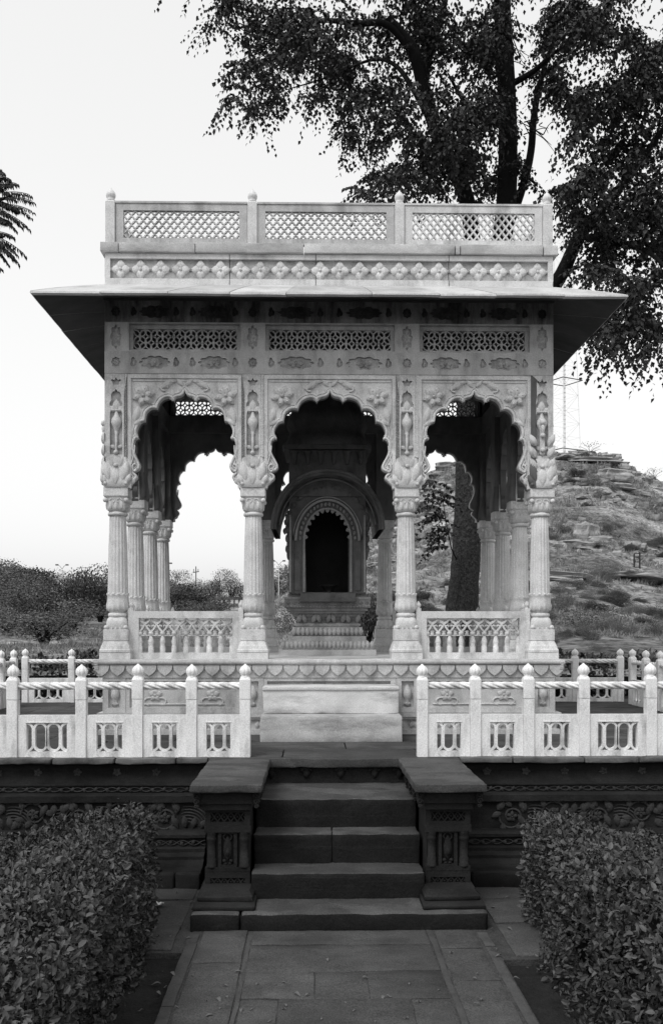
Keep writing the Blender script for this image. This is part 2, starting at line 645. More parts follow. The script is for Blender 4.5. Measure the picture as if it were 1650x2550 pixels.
def hill_mat():
    m = bpy.data.materials.new('hillside')
    m.use_nodes = True
    n, l = m.node_tree.nodes, m.node_tree.links
    b = n['Principled BSDF']
    b.inputs['Roughness'].default_value = 0.95
    b.inputs['Specular IOR Level'].default_value = 0.05
    tc = n.new('ShaderNodeTexCoord')

    def nz(scale, det, st=(1, 1, 1), rg=0.6):
        mp = n.new('ShaderNodeMapping')
        mp.inputs['Scale'].default_value = st
        l.new(tc.outputs['Object'], mp.inputs[0])
        t = n.new('ShaderNodeTexNoise')
        t.inputs['Scale'].default_value = scale
        t.inputs['Detail'].default_value = det
        t.inputs['Roughness'].default_value = rg
        l.new(mp.outputs[0], t.inputs['Vector'])
        return t.outputs['Fac']

    def rmp(src, stops):
        r = n.new('ShaderNodeValToRGB')
        e = r.color_ramp.elements
        while len(e) < len(stops):
            e.new(0.5)
        for q, (p, c) in zip(e, stops):
            q.position = p
            q.color = (c, c, c, 1)
        l.new(src, r.inputs[0])
        return r.outputs[0]
    a = rmp(nz(0.10, 8), [(0.36, 0.10), (0.47, 0.16), (0.55, 0.24), (0.66, 0.36)])
    c = rmp(nz(0.9, 9, (0.35, 0.35, 2.6), 0.75), [(0.34, 0.45), (0.5, 1.0), (0.62, 1.35)])
    c2 = rmp(nz(5.0, 4, (0.6, 0.6, 1.6), 0.7), [(0.34, 0.30), (0.48, 0.9), (0.64, 1.65)])
    x2 = n.new('ShaderNodeMix')
    x2.data_type = 'RGBA'
    x2.blend_type = 'MULTIPLY'
    x2.inputs[0].default_value = 1.0
    x = n.new('ShaderNodeMix')
    x.data_type = 'RGBA'
    x.blend_type = 'MULTIPLY'
    x.inputs[0].default_value = 1.0
    l.new(a, x.inputs[6])
    l.new(c, x.inputs[7])
    l.new(x.outputs[2], x2.inputs[6])
    l.new(c2, x2.inputs[7])
    l.new(x2.outputs[2], b.inputs['Base Color'])
    bp = n.new('ShaderNodeBump')
    bp.inputs['Strength'].default_value = 0.9
    bp.inputs['Distance'].default_value = 0.5
    l.new(nz(1.2, 8, (0.5, 0.5, 2.0), 0.7), bp.inputs['Height'])
    l.new(bp.outputs[0], b.inputs['Normal'])
    return m


hill = fastmesh('hillside_terrain', V, F, hill_mat(), smooth=True)
tag(hill, kind='structure')

mb = MB()
mb.box(-900, 900, -300, 900, -1.2, -0.16)
tag(mb.build('ground', M['ground']), kind='structure')

# soil beds, paving and path
mb = MB()
nxs, nys = 90, 60
for sx in (-1, 1):
    vs = []
    X0, X1 = (-6.5, -0.80) if sx < 0 else (0.80, 6.5)
    for b in np.linspace(-2.0, 6.6, nys):
        for a in np.linspace(X0, X1, nxs):
            vs.append((a, b, -0.035 + 0.02 * noise.noise(Vector((a * 3, b * 3, 1))) + 0.008 * noise.noise(Vector((a * 13, b * 13, 5)))))
    mb.add(vs, [(j * nxs + k, j * nxs + k + 1, (j + 1) * nxs + k + 1, (j + 1) * nxs + k) for j in range(nys - 1) for k in range(nxs - 1)], True)
tag(mb.build('soil_bed', M['soil']), kind='structure')

mb = MB()
mb.box(-0.80, 0.80, -2.5, 5.4, -0.15, -0.005)
mb.box(-6.5, -0.80, 4.93, 6.7, -0.15, -0.008)
mb.box(0.80, 6.5, 4.80, 6.7, -0.15, -0.008)
tag(mb.build('path_bedding', M['mortar']), kind='structure')

mb = MB()
rr = random.Random(3)


def slab_row(x0, x1, y0, y1, lens, gap=0.004, skew=0.008):
    y = y0
    while y < y1 - 0.05:
        L = rr.uniform(*lens)
        if y + L > y1 - 0.15: L = y1 - y
        h = rr.uniform(-0.003, 0.003)
        g = gap * rr.uniform(0.3, 0.9)
        mb.rbox(x0 + g + rr.uniform(0, skew) * 0.4, x1 - g - rr.uniform(0, skew) * 0.4, y + g, y + L - g, -0.06, h, seg=0.05, amp=0.005, rad=0.005, fr=5.0, seed=rr.uniform(0, 50))
        y += L


yy = -2.4
while yy < 5.2:
    d = rr.uniform(0.30, 0.52)
    if yy + d > 5.05: d = 5.26 - yy
    cuts = [-0.470] + ([rr.uniform(-0.25, 0.25)] if rr.random() < 0.75 else []) + [0.470]
    if len(cuts) == 3 and rr.random() < 0.3: cuts = [-0.470, rr.uniform(-0.3, -0.1), rr.uniform(0.1, 0.3), 0.470]
    for a, b in zip(cuts, cuts[1:]):
        mb.rbox(a + 0.0015, b - 0.0015, yy + rr.uniform(0.001, 0.003), yy + d - rr.uniform(0.001, 0.003), -0.06, rr.uniform(-0.003, 0.003), seg=0.05, amp=0.005, rad=0.005, fr=5.0, seed=rr.uniform(0, 50))
    yy += d
slab_row(-0.745, -0.495, -2.4, 5.26, (0.5, 0.9))
slab_row(0.505, 0.735, -2.4, 5.26, (0.4, 0.7))
tag(mb.build('path', M['path']), kind='structure')
mb = MB()
slab_row(-0.495, -0.470, -2.4, 5.26, (1.2, 1.9), 0.002, 0.002)
slab_row(0.470, 0.505, -2.4, 5.26, (1.2, 1.9), 0.002, 0.002)
slab_row(-0.815, -0.750, -2.4, 5.22, (0.6, 1.3), 0.004)
slab_row(0.740, 0.800, -2.4, 5.22, (0.6, 1.3), 0.004)
tag(mb.build('path_edging', M['kerb']), kind='structure')
mb = MB()
for sx in (-1, 1):
    for (ya, yb) in ((4.96 if sx < 0 else 4.84, 5.36), (5.38, 5.86), (5.88, 6.3)):
        x = 0.87
        while x < 4.2:
            L = rr.uniform(0.4, 0.75)
            a, b = (x, x + L - 0.012) if sx > 0 else (-x - L + 0.012, -x)
            mb.rbox(a, b, ya, yb - 0.004, -0.08, rr.uniform(-0.003, 0.004), seg=0.08, amp=0.005, rad=0.012, seed=rr.uniform(0, 50))
            x += L
tag(mb.build('paving', M['path']), kind='structure')

# terrace top
TZ = 0.759
mb = MB()
y = 6.60
for k, d in enumerate([0.5, 0.55, 0.6, 0.65, 0.6, 0.65, 0.6, 0.7, 0.6]):
    x = -3.85
    while x < 3.84:
        L = min(rr.uniform(0.6, 1.1), 3.85 - x)
        if 3.85 - x - L < 0.25: L = 3.85 - x
        mb.rbox(x + 0.003, x + L - 0.003, y + (0.06 if k == 0 else 0.003), y + d - 0.003, 0.70, TZ + rr.uniform(-0.002, 0.002), seg=0.15, amp=0.003, rad=0.008, seed=rr.uniform(0, 50))
        x += L
    y += d
TBACK = y
tag(mb.build('terrace_floor', M['sand_tread']), kind='structure')
mb = MB()
mb.box(-3.84, 3.84, 6.68, TBACK - 0.01, -0.1, 0.72)
tag(mb.build('terrace_fill', M['sand']), kind='structure')

# ================================================================== TERRACE WALL (carved)
PROF = [(6.60, TZ - 0.036), (6.655, 0.71), (6.665, 0.66), (6.63, 0.59), (6.585, 0.583), (6.585, 0.575), (6.60, 0.57), (6.60, 0.527), (6.56, 0.52), (6.53, 0.515), (6.53, 0.472), (6.56, 0.466),
        (6.55, 0.285), (6.47, 0.283), (6.44, 0.270), (6.44, 0.250), (6.46, 0.243), (6.455, 0.190), (6.40, 0.187), (6.40, 0.165), (6.34, 0.150), (6.34, 0.130), (6.28, 0.11), (6.27, 0.10), (6.17, 0.098), (6.15, 0.09), (6.13, -0.06)]


def carved_wall(x0, x1, label, sgn):
    t = thing('terrace_wall', ((x0 + x1) / 2, 6.6, 0), label, 'wall')
    m1 = MB()
    nseg = int((x1 - x0) / 0.06)
    xs = np.linspace(x0, x1, nseg + 1)
    vs = []
    for x in xs:
        for (yy, zz) in PROF:
            q = Vector((x * 5, yy * 5, zz * 5))
            vs.append((x, yy + 0.006 * noise.noise(q) + 0.003 * noise.noise(q * 4), zz + 0.003 * noise.noise(q * 2 + Vector((4, 4, 4)))))
    k = len(PROF)
    m1.add(vs, [(a * k + b, a * k + b + 1, (a + 1) * k + b + 1, (a + 1) * k + b) for a in range(nseg) for b in range(k - 1)])
    # joints of the base course
    m1.build('carved_facing', M['sand_wall'], t)
    lp = MB()
    x = x0
    while x < x1 - 0.02:
        L = min(rr.uniform(0.35, 0.62), x1 - x)
        lp.rbox(x + 0.003, x + L - 0.003, 6.575, 6.66, TZ - 0.036, TZ + 0.004, seg=0.04, amp=0.006, rad=0.012, seed=rr.uniform(0, 90))
        x += L
    lp.build('coping', M['lip'], t)
    # vine bands
    v = MB()
    for (zc, amp, wl, yy, r) in ((0.549, 0.014, 0.155, 6.594, 0.0045), (0.216, 0.016, 0.15, 6.452, 0.0045)):
        pts = [(x, yy, zc + amp * math.sin(2 * PI * x / wl)) for x in np.arange(x0, x1, wl / 12)]
        v.tube(pts, r, 5)
        pts = [(x, yy, zc - amp * math.sin(2 * PI * x / wl)) for x in np.arange(x0, x1, wl / 12)]
        v.tube(pts, r * 0.8, 5)
        for kx in np.arange(x0 + 0.05, x1 - 0.05, wl / 2):
            up = 1 if int(round((kx - x0) / (wl / 2))) % 2 else -1
            v.petal(kx, zc - up * 0.012, up * 1.1 + (0 if up > 0 else 0), 0.035, 0.012, 0.008, yy)
    # great scroll frieze
    wl = 0.62
    yy = 6.553
    x = x0 - 0.1
    kk = 0
    while x < x1:
        up = 1 if kk % 2 else -1
        zc = 0.376
        c = (x + wl / 4, zc - up * 0.012)
        sp = []
        for a in np.linspace(0, 2.6 * PI, 40):
            rad = 0.088 * (1 - a / (2.6 * PI) * 0.72)
            sp.append((c[0] + rad * math.cos(a * up + PI), yy, c[1] + rad * math.sin(a * up + PI)))
        if sp[0][0] > x0 + 0.01 and c[0] + 0.09 < x1:
            v.tube(sp, 0.0085, 6)
            v.flower(c[0], c[1], 0.042, yy, 5, 0.016, rr.uniform(0, 1))
            for q in range(5):
                a = q * 1.15 + 0.4
                v.petal(c[0] + 0.08 * math.cos(a), c[1] + 0.066 * math.sin(a), a + 0.9 * up, 0.075, 0.022, 0.017, yy)
            for q in range(6):
                a0 = -0.5 + q * 0.13
                v.tube([(c[0] + 0.155 + (0.05 + 0.017 * q) * math.cos(a) * 1.1, yy, zc + up * (-0.075 + (0.035 + 0.021 * q) * math.sin(a))) for a in np.linspace(0.15, 2.3 - 0.1 * q, 12)], [0.006] * 9 + [0.005, 0.004, 0.003], 5)
            for q in range(4):
                v.petal(c[0] + 0.09 + 0.05 * q, zc - up * 0.082, up * (PI / 2 + 0.5 - 0.35 * q), 0.10 - 0.012 * q, 0.024, 0.018, yy)
            for q in (-1, 1):
                v.petal(c[0] + 0.10 * q, zc + up * 0.03, PI / 2 * up + q * 0.7, 0.085, 0.026, 0.018, yy)
        x += wl / 2 * 0.95
        kk += 1
    # rosettes in the cove
    x = x0 + 0.2
    while x < x1 - 0.1:
        v.flower(x, 0.655, 0.034, 6.66, 5, 0.012, rr.uniform(0, 1), 0.4)
        x += 0.27
    v.build('vine_carving', M['sand_relief'], t)
    # base course blocks
    bmb = MB()
    x = x0
    while x < x1 - 0.02:
        L = min(rr.uniform(0.4, 0.7), x1 - x)
        bmb.rbox(x + 0.003, x + L - 0.003, 6.115, 6.26, -0.08, 0.094, seg=0.07, amp=0.006, rad=0.014, seed=rr.uniform(0, 90))
        x += L
    bmb.build('base_course', M['sand'], t)
    return t


carved_wall(-3.85, -0.86, 'dark carved sandstone terrace wall with vine scrolls, left of the steps', -1)
carved_wall(0.86, 3.85, 'dark carved sandstone terrace wall with vine scrolls, right of the steps', 1)

# ================================================================== STAIRS
t = thing('staircase', (0, 5.9, 0), 'dark sandstone steps climbing to the terrace between two pedestals', 'staircase')
mb = MB(); mb.rbox(-0.818, -0.545, 5.27, 5.72, -0.05, 0.088, 0.05, 0.006, 0.016, seed=3, top=1); mb.rbox(-0.54, 0.815, 5.268, 5.72, -0.05, 0.088, 0.05, 0.005, 0.016, seed=9, top=1); mb.build('step', [M['sand_riser_shade'], M['sand_tread']], t)
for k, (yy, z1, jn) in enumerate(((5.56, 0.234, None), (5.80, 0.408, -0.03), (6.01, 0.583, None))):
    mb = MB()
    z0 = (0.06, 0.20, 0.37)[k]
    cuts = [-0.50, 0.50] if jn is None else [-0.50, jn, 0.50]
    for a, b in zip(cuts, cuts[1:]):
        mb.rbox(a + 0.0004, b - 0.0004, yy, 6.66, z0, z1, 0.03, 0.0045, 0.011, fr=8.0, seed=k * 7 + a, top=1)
    mb.build('step', [M['sand_riser_shade'], M['sand_tread']], t)
mb = MB(); mb.rbox(-0.86, 0.86, 6.575, 6.668, TZ - 0.062, TZ + 0.001, 0.05, 0.007, 0.012, seed=30); mb.build('landing_edge', M['sand_tread'], t)
mb = MB()
mb.box(-0.50, 0.50, 6.64, 6.70, 0.5, 0.70)
for x in (-0.43, -0.19, 0.045, 0.28, 0.45):
    mb.lathe([(0.006, -0.05), (0.022, -0.03), (0.030, -0.005), (0.024, 0.012), (0.034, 0.02), (0.034, 0.03)], 8, cx=x, cy=6.635, cz=0.664)
    for q in (-1, 1):
        mb.ell((x + 0.03 * q, 6.625, 0.678), (0.016, 0.012, 0.016), 8, 5)
mb.build('riser_carving', M['sand'], t)


def pedestal(sx, label):
    cx = 0.64 * sx
    t = thing('stair_pedestal', (cx, 5.6, 0.088), label, 'pedestal', 'pedestals flanking the steps')
    m = MB(); m.rbox(cx - 0.208, cx + 0.208, 5.47, 6.62, 0.712, 0.760, 0.045, 0.004, 0.012, seed=5 * sx); m.build('cap_slab', M['sand_tread'], t)
    m = MB()
    m.box(cx - 0.155, cx + 0.155, 5.545, 6.6, 0.64, 0.714)
    m.box(cx - 0.14, cx + 0.14, 5.565, 6.6, 0.600, 0.642)
    for q in (-1, 1):
        for (dy, st) in ((5.535, 0), (5.75, 1), (5.98, 1), (6.2, 1)):
            xx = cx + q * (0.168 if not st else 0.172)
            for (zz, r) in ((0.690, 0.021), (0.655, 0.016), (0.628, 0.011)):
                sp = [(xx + q * 0.003 + r * (1 - a / 9.5) * math.cos(a) * 1.0, dy - 0.014, zz + r * (1 - a / 9.5) * math.sin(a)) for a in np.linspace(0, 8, 18)]
                m.tube(sp, 0.006, 5)
            m.lathe([(0.008, -0.09), (0.018, -0.07), (0.024, -0.03), (0.026, 0.0)], 8, cx=xx, cy=dy + 0.012, cz=0.71)
    m.build('bracket_course', M['sand'], t)
    # shaft with panels
    m = MB()
    m.m = 1
    m.box(cx - 0.120, cx + 0.120, 5.616, 5.63, 0.10, 0.606)
    m.m = 0
    m.rbox(cx - 0.122, cx + 0.122, 5.626, 6.6, 0.10, 0.606, 0.06, 0.002, 0.006, seed=sx)
    yf = 5.60
    m.plate(rect(cx - 0.13, cx + 0.13, 0.502, 0.604), [rect(cx - 0.098, cx + 0.098, 0.525, 0.580)], yf, 5.63)
    m.box(cx - 0.134, cx + 0.134, yf - 0.008, 5.63, 0.466, 0.503)
    m.box(cx - 0.13, cx + 0.13, yf - 0.002, 5.63, 0.238, 0.262)
    m.plate(rect(cx - 0.13, cx + 0.13, 0.130, 0.240), [rect(cx - 0.10, cx + 0.10, 0.150, 0.200)], yf + 0.0, 5.63)
    for (z0, z1, n) in ((0.525, 0.580, 5), (0.150, 0.200, 5)):
        for k in range(n):
            for sg in (1, -1):
                a0 = cx - 0.096 + 0.192 * k / n
                a1 = a0 + 0.192 / n
                m.ribbon([(a0, z0 if sg > 0 else z1), (a1, z1 if sg > 0 else z0)], 0.007, yf + 0.004 + 0.001 * sg, yf + 0.02)
        for k in range(n + 1):
            m.ell((cx - 0.096 + 0.192 * k / n, yf + 0.012, (z0 + z1) / 2), (0.008, 0.006, 0.008), 6, 4)
    # centre strip with a carved bud
    m.plate(rect(cx - 0.055, cx + 0.055, 0.262, 0.466), [rect(cx - 0.036, cx + 0.036, 0.275, 0.455)], yf + 0.003, 5.63)
    m.petal(cx, 0.300, PI / 2, 0.145, 0.026, 0.014, 5.613)
    m.petal(cx, 0.318, PI / 2, 0.065, 0.014, 0.022, 5.613)
    for q in (-1, 1):
        m.tube([(cx + q * (0.004 + 0.02 * math.sin(a)), 5.61, 0.41 + 0.035 * a / 2.2) for a in np.linspace(0, 2.9, 10)], 0.005, 5)
        m.ell((cx + q * 0.02, 5.612, 0.297), (0.013, 0.008, 0.011), 8, 5)
        m.ell((cx + q * 0.013, 5.612, 0.281), (0.011, 0.008, 0.008), 8, 5)
    for q in (-1, 1):
        m.lathe([(0.030, 0), (0.030, 0.012), (0.026, 0.014), (0.027, 0.05), (0.024, 0.052), (0.024, 0.15), (0.028, 0.158), (0.028, 0.17), (0.024, 0.176), (0.031, 0.19), (0.031, 0.203)], 14, lambda a, z: 1 + (0.05 * math.cos(9 * a) if 0.052 < z < 0.15 else 0), cx=cx + q * 0.094, cy=5.618, cz=0.262)
    m.build('carved_shaft', [M['sand'], M['sand_dark']], t)
    m = MB()
    m.rbox(cx - 0.176, cx + 0.176, 5.33, 6.3, 0.085, 0.112, 0.05, 0.004, 0.012, seed=2 + sx)
    m.rbox(cx - 0.158, cx + 0.158, 5.42, 6.3, 0.108, 0.140, 0.05, 0.004, 0.012, seed=7 + sx)
    m.lathe([(0.158, 0), (0.150, 0.012), (0.138, 0.03)], 40, sq=20, cx=cx, cy=5.60, cz=0.137, smooth=False)
    m.build('moulded_base', M['sand'], t)


pedestal(-1, 'carved sandstone pedestal with flat cap slab, left of the steps')
pedestal(1, 'carved sandstone pedestal with chipped flat cap slab, right of the steps')

# ================================================================== STONE RAILINGS
POSTH = 0.536
FIN = [(0.030, 0.0), (0.026, 0.010), (0.034, 0.014), (0.034, 0.020), (0.027, 0.024), (0.037, 0.036), (0.043, 0.052), (0.0435, 0.066), (0.038, 0.082), (0.026, 0.095), (0.012, 0.105), (0.004, 0.114)]


def finial_mesh(mb, k=1.0, n=48):
    mb.lathe([(r * k, z * k) for r, z in FIN], n, lambda a, z: 1 - 0.17 * (1 - abs(math.sin(4 * a))) ** 2 * (1 if 0.03 * k < z < 0.1 * k else 0))


def post_mesh():
    m = MB()
    m.box(-0.036, 0.036, -0.036, 0.036, 0, 0.40)
    m.lathe([(0.036, 0.40), (0.039, 0.404), (0.039, 0.535), (0.036, 0.538)], 32, sq=14, smooth=False)
    m.lathe([(0.038, 0.536), (0.034, 0.548), (0.028, 0.552)], 32, sq=6)
    return m


proto_post = post_mesh().build('post', M['marble_rail'], bevel=0.003)
pf = MB(); pf.T = Matrix.Translation((0, 0, 0.536)); finial_mesh(pf, 0.95)
proto_fin = pf.build('finial', M['marble_rail'])
proto_fin.parent = proto_post
POST_USED = [False]


def rope_mesh(L):
    m = MB()
    n, k = 30, max(24, int(L / 0.006))
    vs = []
    for i in range(k + 1):
        x = L * i / k
        for j in range(n):
            a = 2 * PI * j / n
            c = abs(math.sin((a * 5 - x * 95) / 2))
            r = 0.0265 * (0.58 + 0.44 * c ** 0.6)
            vs.append((x, r * math.cos(a), r * math.sin(a)))
    m.add(vs, [(i * n + j, (i + 1) * n + j, (i + 1) * n + (j + 1) % n, i * n + (j + 1) % n) for i in range(k) for j in range(n)], True)
    return m


def panel_mesh(L):
    """solid slab with a window of interlaced stadium rings; local x 0..L"""
    m = MB()
    hw = L * 0.70 if L > 0.36 else L * 0.56
    x0, x1 = L / 2 - hw / 2, L / 2 + hw / 2
    z0, z1 = 0.042, 0.240
    m.plate(rect(0, L, 0, 0.292), [rect(x0, x1, z0, z1)], -0.022, 0.022)
    m.box(x0 - 0.006, x1 + 0.006, -0.026, -0.0215, z1, z1 + 0.005)
    n = 2 if L > 0.36 else 1
    p = hw / (n + 1)
    r = p * 0.46

    def stad(cx, a0, a1):
        out = []
        for a in np.linspace(a0, a1, 26):
            s_ = math.sin(a)
            zc = (z1 - r * 1.02 - 0.004) if s_ > 0 else (z0 + r * 1.02 + 0.004)
            out.append((cx + r * math.cos(a), zc + r * s_))
        return out
    for k in range(n):
        m.ribbon(stad(x0 + p * (k + 1), 0.02, 2 * PI + 0.02 - 2 * PI / 60), 0.015, -0.016, 0.016, True)
    a = stad(x0, PI / 2 - 0.0, -PI / 2)
    m.ribbon([(x0, z1)] + a + [(x0, z0)], 0.015, -0.0165, 0.0165)
    a = stad(x1, PI / 2, 3 * PI / 2)
    m.ribbon([(x1, z1)] + a + [(x1, z0)], 0.015, -0.0165, 0.0165)
    return m


panel_cache, rope_cache = {}, {}


def railing(points, label, nm='stone_railing', group='stone railings round the terrace'):
    """points: post positions along one straight run"""
    t = thing(nm, (points[0][0], points[0][1], TZ), label, 'railing', group)
    for i, (x, y) in enumerate(points):
        if not POST_USED[0]:
            proto_post.parent = t
            proto_post.matrix_parent_inverse = Matrix.Translation(-t.location)
            proto_post.location = (x, y, TZ)
            POST_USED[0] = True
        else:
            c = proto_post.copy(); COL.objects.link(c)
            c.parent = t
            c.matrix_parent_inverse = Matrix.Translation(-t.location)
            c.location = (x, y, TZ + rr.uniform(-0.004, 0.004))
            c.rotation_euler = (0, 0, rr.choice((0, PI / 2, PI)) + rr.uniform(-0.02, 0.02))
            f = proto_fin.copy(); COL.objects.link(f)
            f.parent = c
    for (a, b) in zip(points, points[1:]):
        d = Vector((b[0] - a[0], b[1] - a[1]))
        L = round(d.length - 0.074, 3)
        rz = math.atan2(d.y, d.x)
        u = d.normalized()
        p0 = (a[0] + u.x * 0.037, a[1] + u.y * 0.037)
        if L not in panel_cache:
            panel_cache[L] = panel_mesh(L).build('panel', M['marble_rail'], t)
            rope_cache[L] = rope_mesh(L).build('rope_rail', M['marble_rail'], t)
            pn, rp = panel_cache[L], rope_cache[L]
        else:
            pn = panel_cache[L].copy(); COL.objects.link(pn)
            rp = rope_cache[L].copy(); COL.objects.link(rp)
        for o, z in ((pn, TZ), (rp, TZ + 0.492)):
            o.parent = t
            o.matrix_parent_inverse = Matrix.Translation(-t.location)
            o.location = (p0[0], p0[1], z)
            o.rotation_euler = (0, 0, rz)


FX = [0.612, 0.98, 1.35, 1.737, 2.205, 2.67, 3.13, 3.58]
RY = 6.68
BY = 11.62
railing([(-x, RY) for x in FX][::-1], 'white marble railing with rope rail on the terrace edge, left of the steps')
railing([(x, RY) for x in FX], 'white marble railing with rope rail on the terrace edge, right of the steps')
bx = np.linspace(-3.58, 3.58, 14)
railing([(x, BY) for x in bx], 'marble railing with rope rail along the back of the terrace, behind the pavilion')
sy = np.linspace(RY, BY, 12)
railing([(-3.58, y) for y in sy[1:-1]], 'marble railing with rope rail running back along the left side of the terrace')
railing([(3.58, y) for y in sy[1:-1]], 'marble railing with rope rail running back along the right side of the terrace')

# ================================================================== PAVILION
FZ = 1.389
YF, YB = 8.13, 10.775            # outer faces of the front and back walls
WX = 1.89
PAV = thing('pavilion', (0, 9.45, TZ), 'weathered white marble pavilion with scalloped arches on fluted columns and a wide eave', 'pavilion')
# ---- plinth
PX, PY0, PY1 = 1.962, 8.03, 10.88


def ring_boxes(m, px, y0, y1, z0, z1):
    m.box(-px, px, y0, y1, z0, z1)


def ring_strip(mk, y0, y1, px):
    """call mk for the four sides with local frames: front plane y=0, x along the wall, centred"""
    W2, D2 = px, (y1 - y0) / 2
    cy = (y0 + y1) / 2
    out = []
    out.append((Matrix.Translation((0, y0, 0)), W2))
    out.append((Matrix.Translation((0, y1, 0)) @ Matrix.Rotation(PI, 4, 'Z'), W2))
    out.append((Matrix.Translation((-px, cy, 0)) @ Matrix.Rotation(-PI / 2, 4, 'Z'), D2))
    out.append((Matrix.Translation((px, cy, 0)) @ Matrix.Rotation(PI / 2, 4, 'Z'), D2))
    for T, h in out:
        mk(T, h)


m = MB()
m.box(-1.90, 1.90, 8.10, 10.81, TZ, 1.34)
m.box(-1.925, 1.925, 8.068, 10.84, 0.885, 0.905)
m.box(-1.94, 1.94, 8.055, 10.855, 0.905, 0.94)
m.box(-1.93, 1.93, 8.065, 10.85, TZ, 0.80)
m.box(-1.905, 1.905, 8.092, 10.815, 0.80, 0.885)
m.box(-1.93, 1.93, 8.063, 10.85, 1.235, 1.250)


def torus_edge(T, h):
    m.T = T
    m.tube([(-h + 0.0, 0.02, 1.365), (h - 0.0, 0.02, 1.365)], 0.024, 10)
    # lotus petals
    n = int(round(2 * h / 0.1318))
    sp = 2 * h / n
    m.box(-h + 0.02, h - 0.02, 0.034, 0.07, 1.25, 1.345)
    for k in range(n):
        c = -h + sp * (k + 0.5)
        o = [(-0.5, 1), (-0.5, 0.62)]
        o = [(-0.47, 1.0), (-0.47, 0.86), (-0.44, 0.62), (-0.36, 0.42), (-0.22, 0.22), (-0.08, 0.08), (0, 0.0)]
        o = o + [(-a, b) for a, b in o[:-1][::-1]]
        m.plate([(c + a * sp, 1.252 + b * 0.088) for a, b in o], [], 0.012, 0.04)
    # carved base leaves
    nb = int(2 * h / 0.055)
    for k in range(nb):
        c = -h + 0.05 + (2 * h - 0.1) * k / nb
        m.petal(c, 0.81, PI / 2 + 0.35 * (1 if k % 2 else -1), 0.07, 0.022, 0.014, 0.062)
    m.T = Matrix.Identity(4)


ring_strip(torus_edge, PY0, PY1, PX)
m.box(-PX + 0.02, PX - 0.02, PY0 + 0.02, PY1 - 0.02, 1.343, 1.386)
# front panels between the plinth pilasters
for T in (Matrix.Identity(4), Matrix.Translation((0, 18.91, 0)) @ Matrix.Rotation(PI, 4, 'Z')):
    m.T = T
    yp = 8.072
    for (a, b) in ((-1.70, -0.745), (-0.555, 0.555), (0.745, 1.70)):
        m.plate(rect(a, b, 0.942, 1.234), [rect(a + 0.03, b - 0.05, 0.985, 1.205)], yp, 8.11)
        for k in (0.25, 0.5, 0.75) if b - a < 1.0 else (0.2, 0.5, 0.8):
            c = a + (b - a) * k
            if abs(k - 0.5) > 0.1 or b - a > 1.0:
                for q in range(5):
                    m.petal(c, 1.09, 0.3 + q * 2 * PI / 5, 0.06, 0.026, 0.018, 8.098)
                m.ell((c, 8.088, 1.09), (0.012, 0.010, 0.012), 8, 5)
                for q in (-1, 1):
                    m.tube([(c + q * (0.05 + 0.04 * math.sin(s_)), 8.095, 1.035 - 0.03 * math.cos(s_)) for s_ in np.linspace(0, 3.6, 14)], 0.008, 6)
                    m.petal(c + q * 0.03, 1.15, PI / 2 + q * 0.9, 0.05, 0.016, 0.014, 8.098)
        m.tube([(a + 0.12, 8.095, 1.012), (b - 0.14, 8.095, 1.012)], 0.008, 6)
        m.tube([(a + 0.12, 8.095, 1.185), (b - 0.14, 8.095, 1.185)], 0.007, 6)
    for c in (-1.795, -0.65, 0.65, 1.795):
        w2 = 0.093
        m.plate(rect(c - w2, c + w2, 0.942, 1.234), [rect(c - 0.052, c + 0.052, 0.985, 1.205)], yp - 0.004, 8.11)
        # pine cone vase
        m.lathe([(0.012, 0.0), (0.030, 0.02), (0.018, 0.045), (0.034, 0.07), (0.042, 0.095), (0.036, 0.13), (0.022, 0.165), (0.008, 0.195)], 14, lambda a, z: 1 + 0.06 * math.cos(7 * a + z * 90) * (z > 0.06), cx=c, cy=8.105, cz=0.992)
        for q in range(5):
            m.petal(c, 1.03, -PI / 2 + (q - 2) * 0.42, 0.042, 0.010, 0.022, 8.098)
m.T = Matrix.Identity(4)
m.build('plinth', M['marble_band'], PAV)
# floor slabs
m = MB()
yy = PY0 + 0.005
for d in (0.30, 0.55, 0.6, 0.55, 0.5, 0.34):
    x = -PX
    while x < PX - 0.01:
        L = min(rr.uniform(0.5, 1.0), PX - x)
        if PX - x - L < 0.2: L = PX - x
        m.box(x + 0.002, x + L - 0.002, yy + 0.002, min(yy + d, PY1) - 0.002, 1.375, FZ + rr.uniform(-0.001, 0.001))
        x += L
    yy += d
m.build('floor', M['marble_step'], PAV)

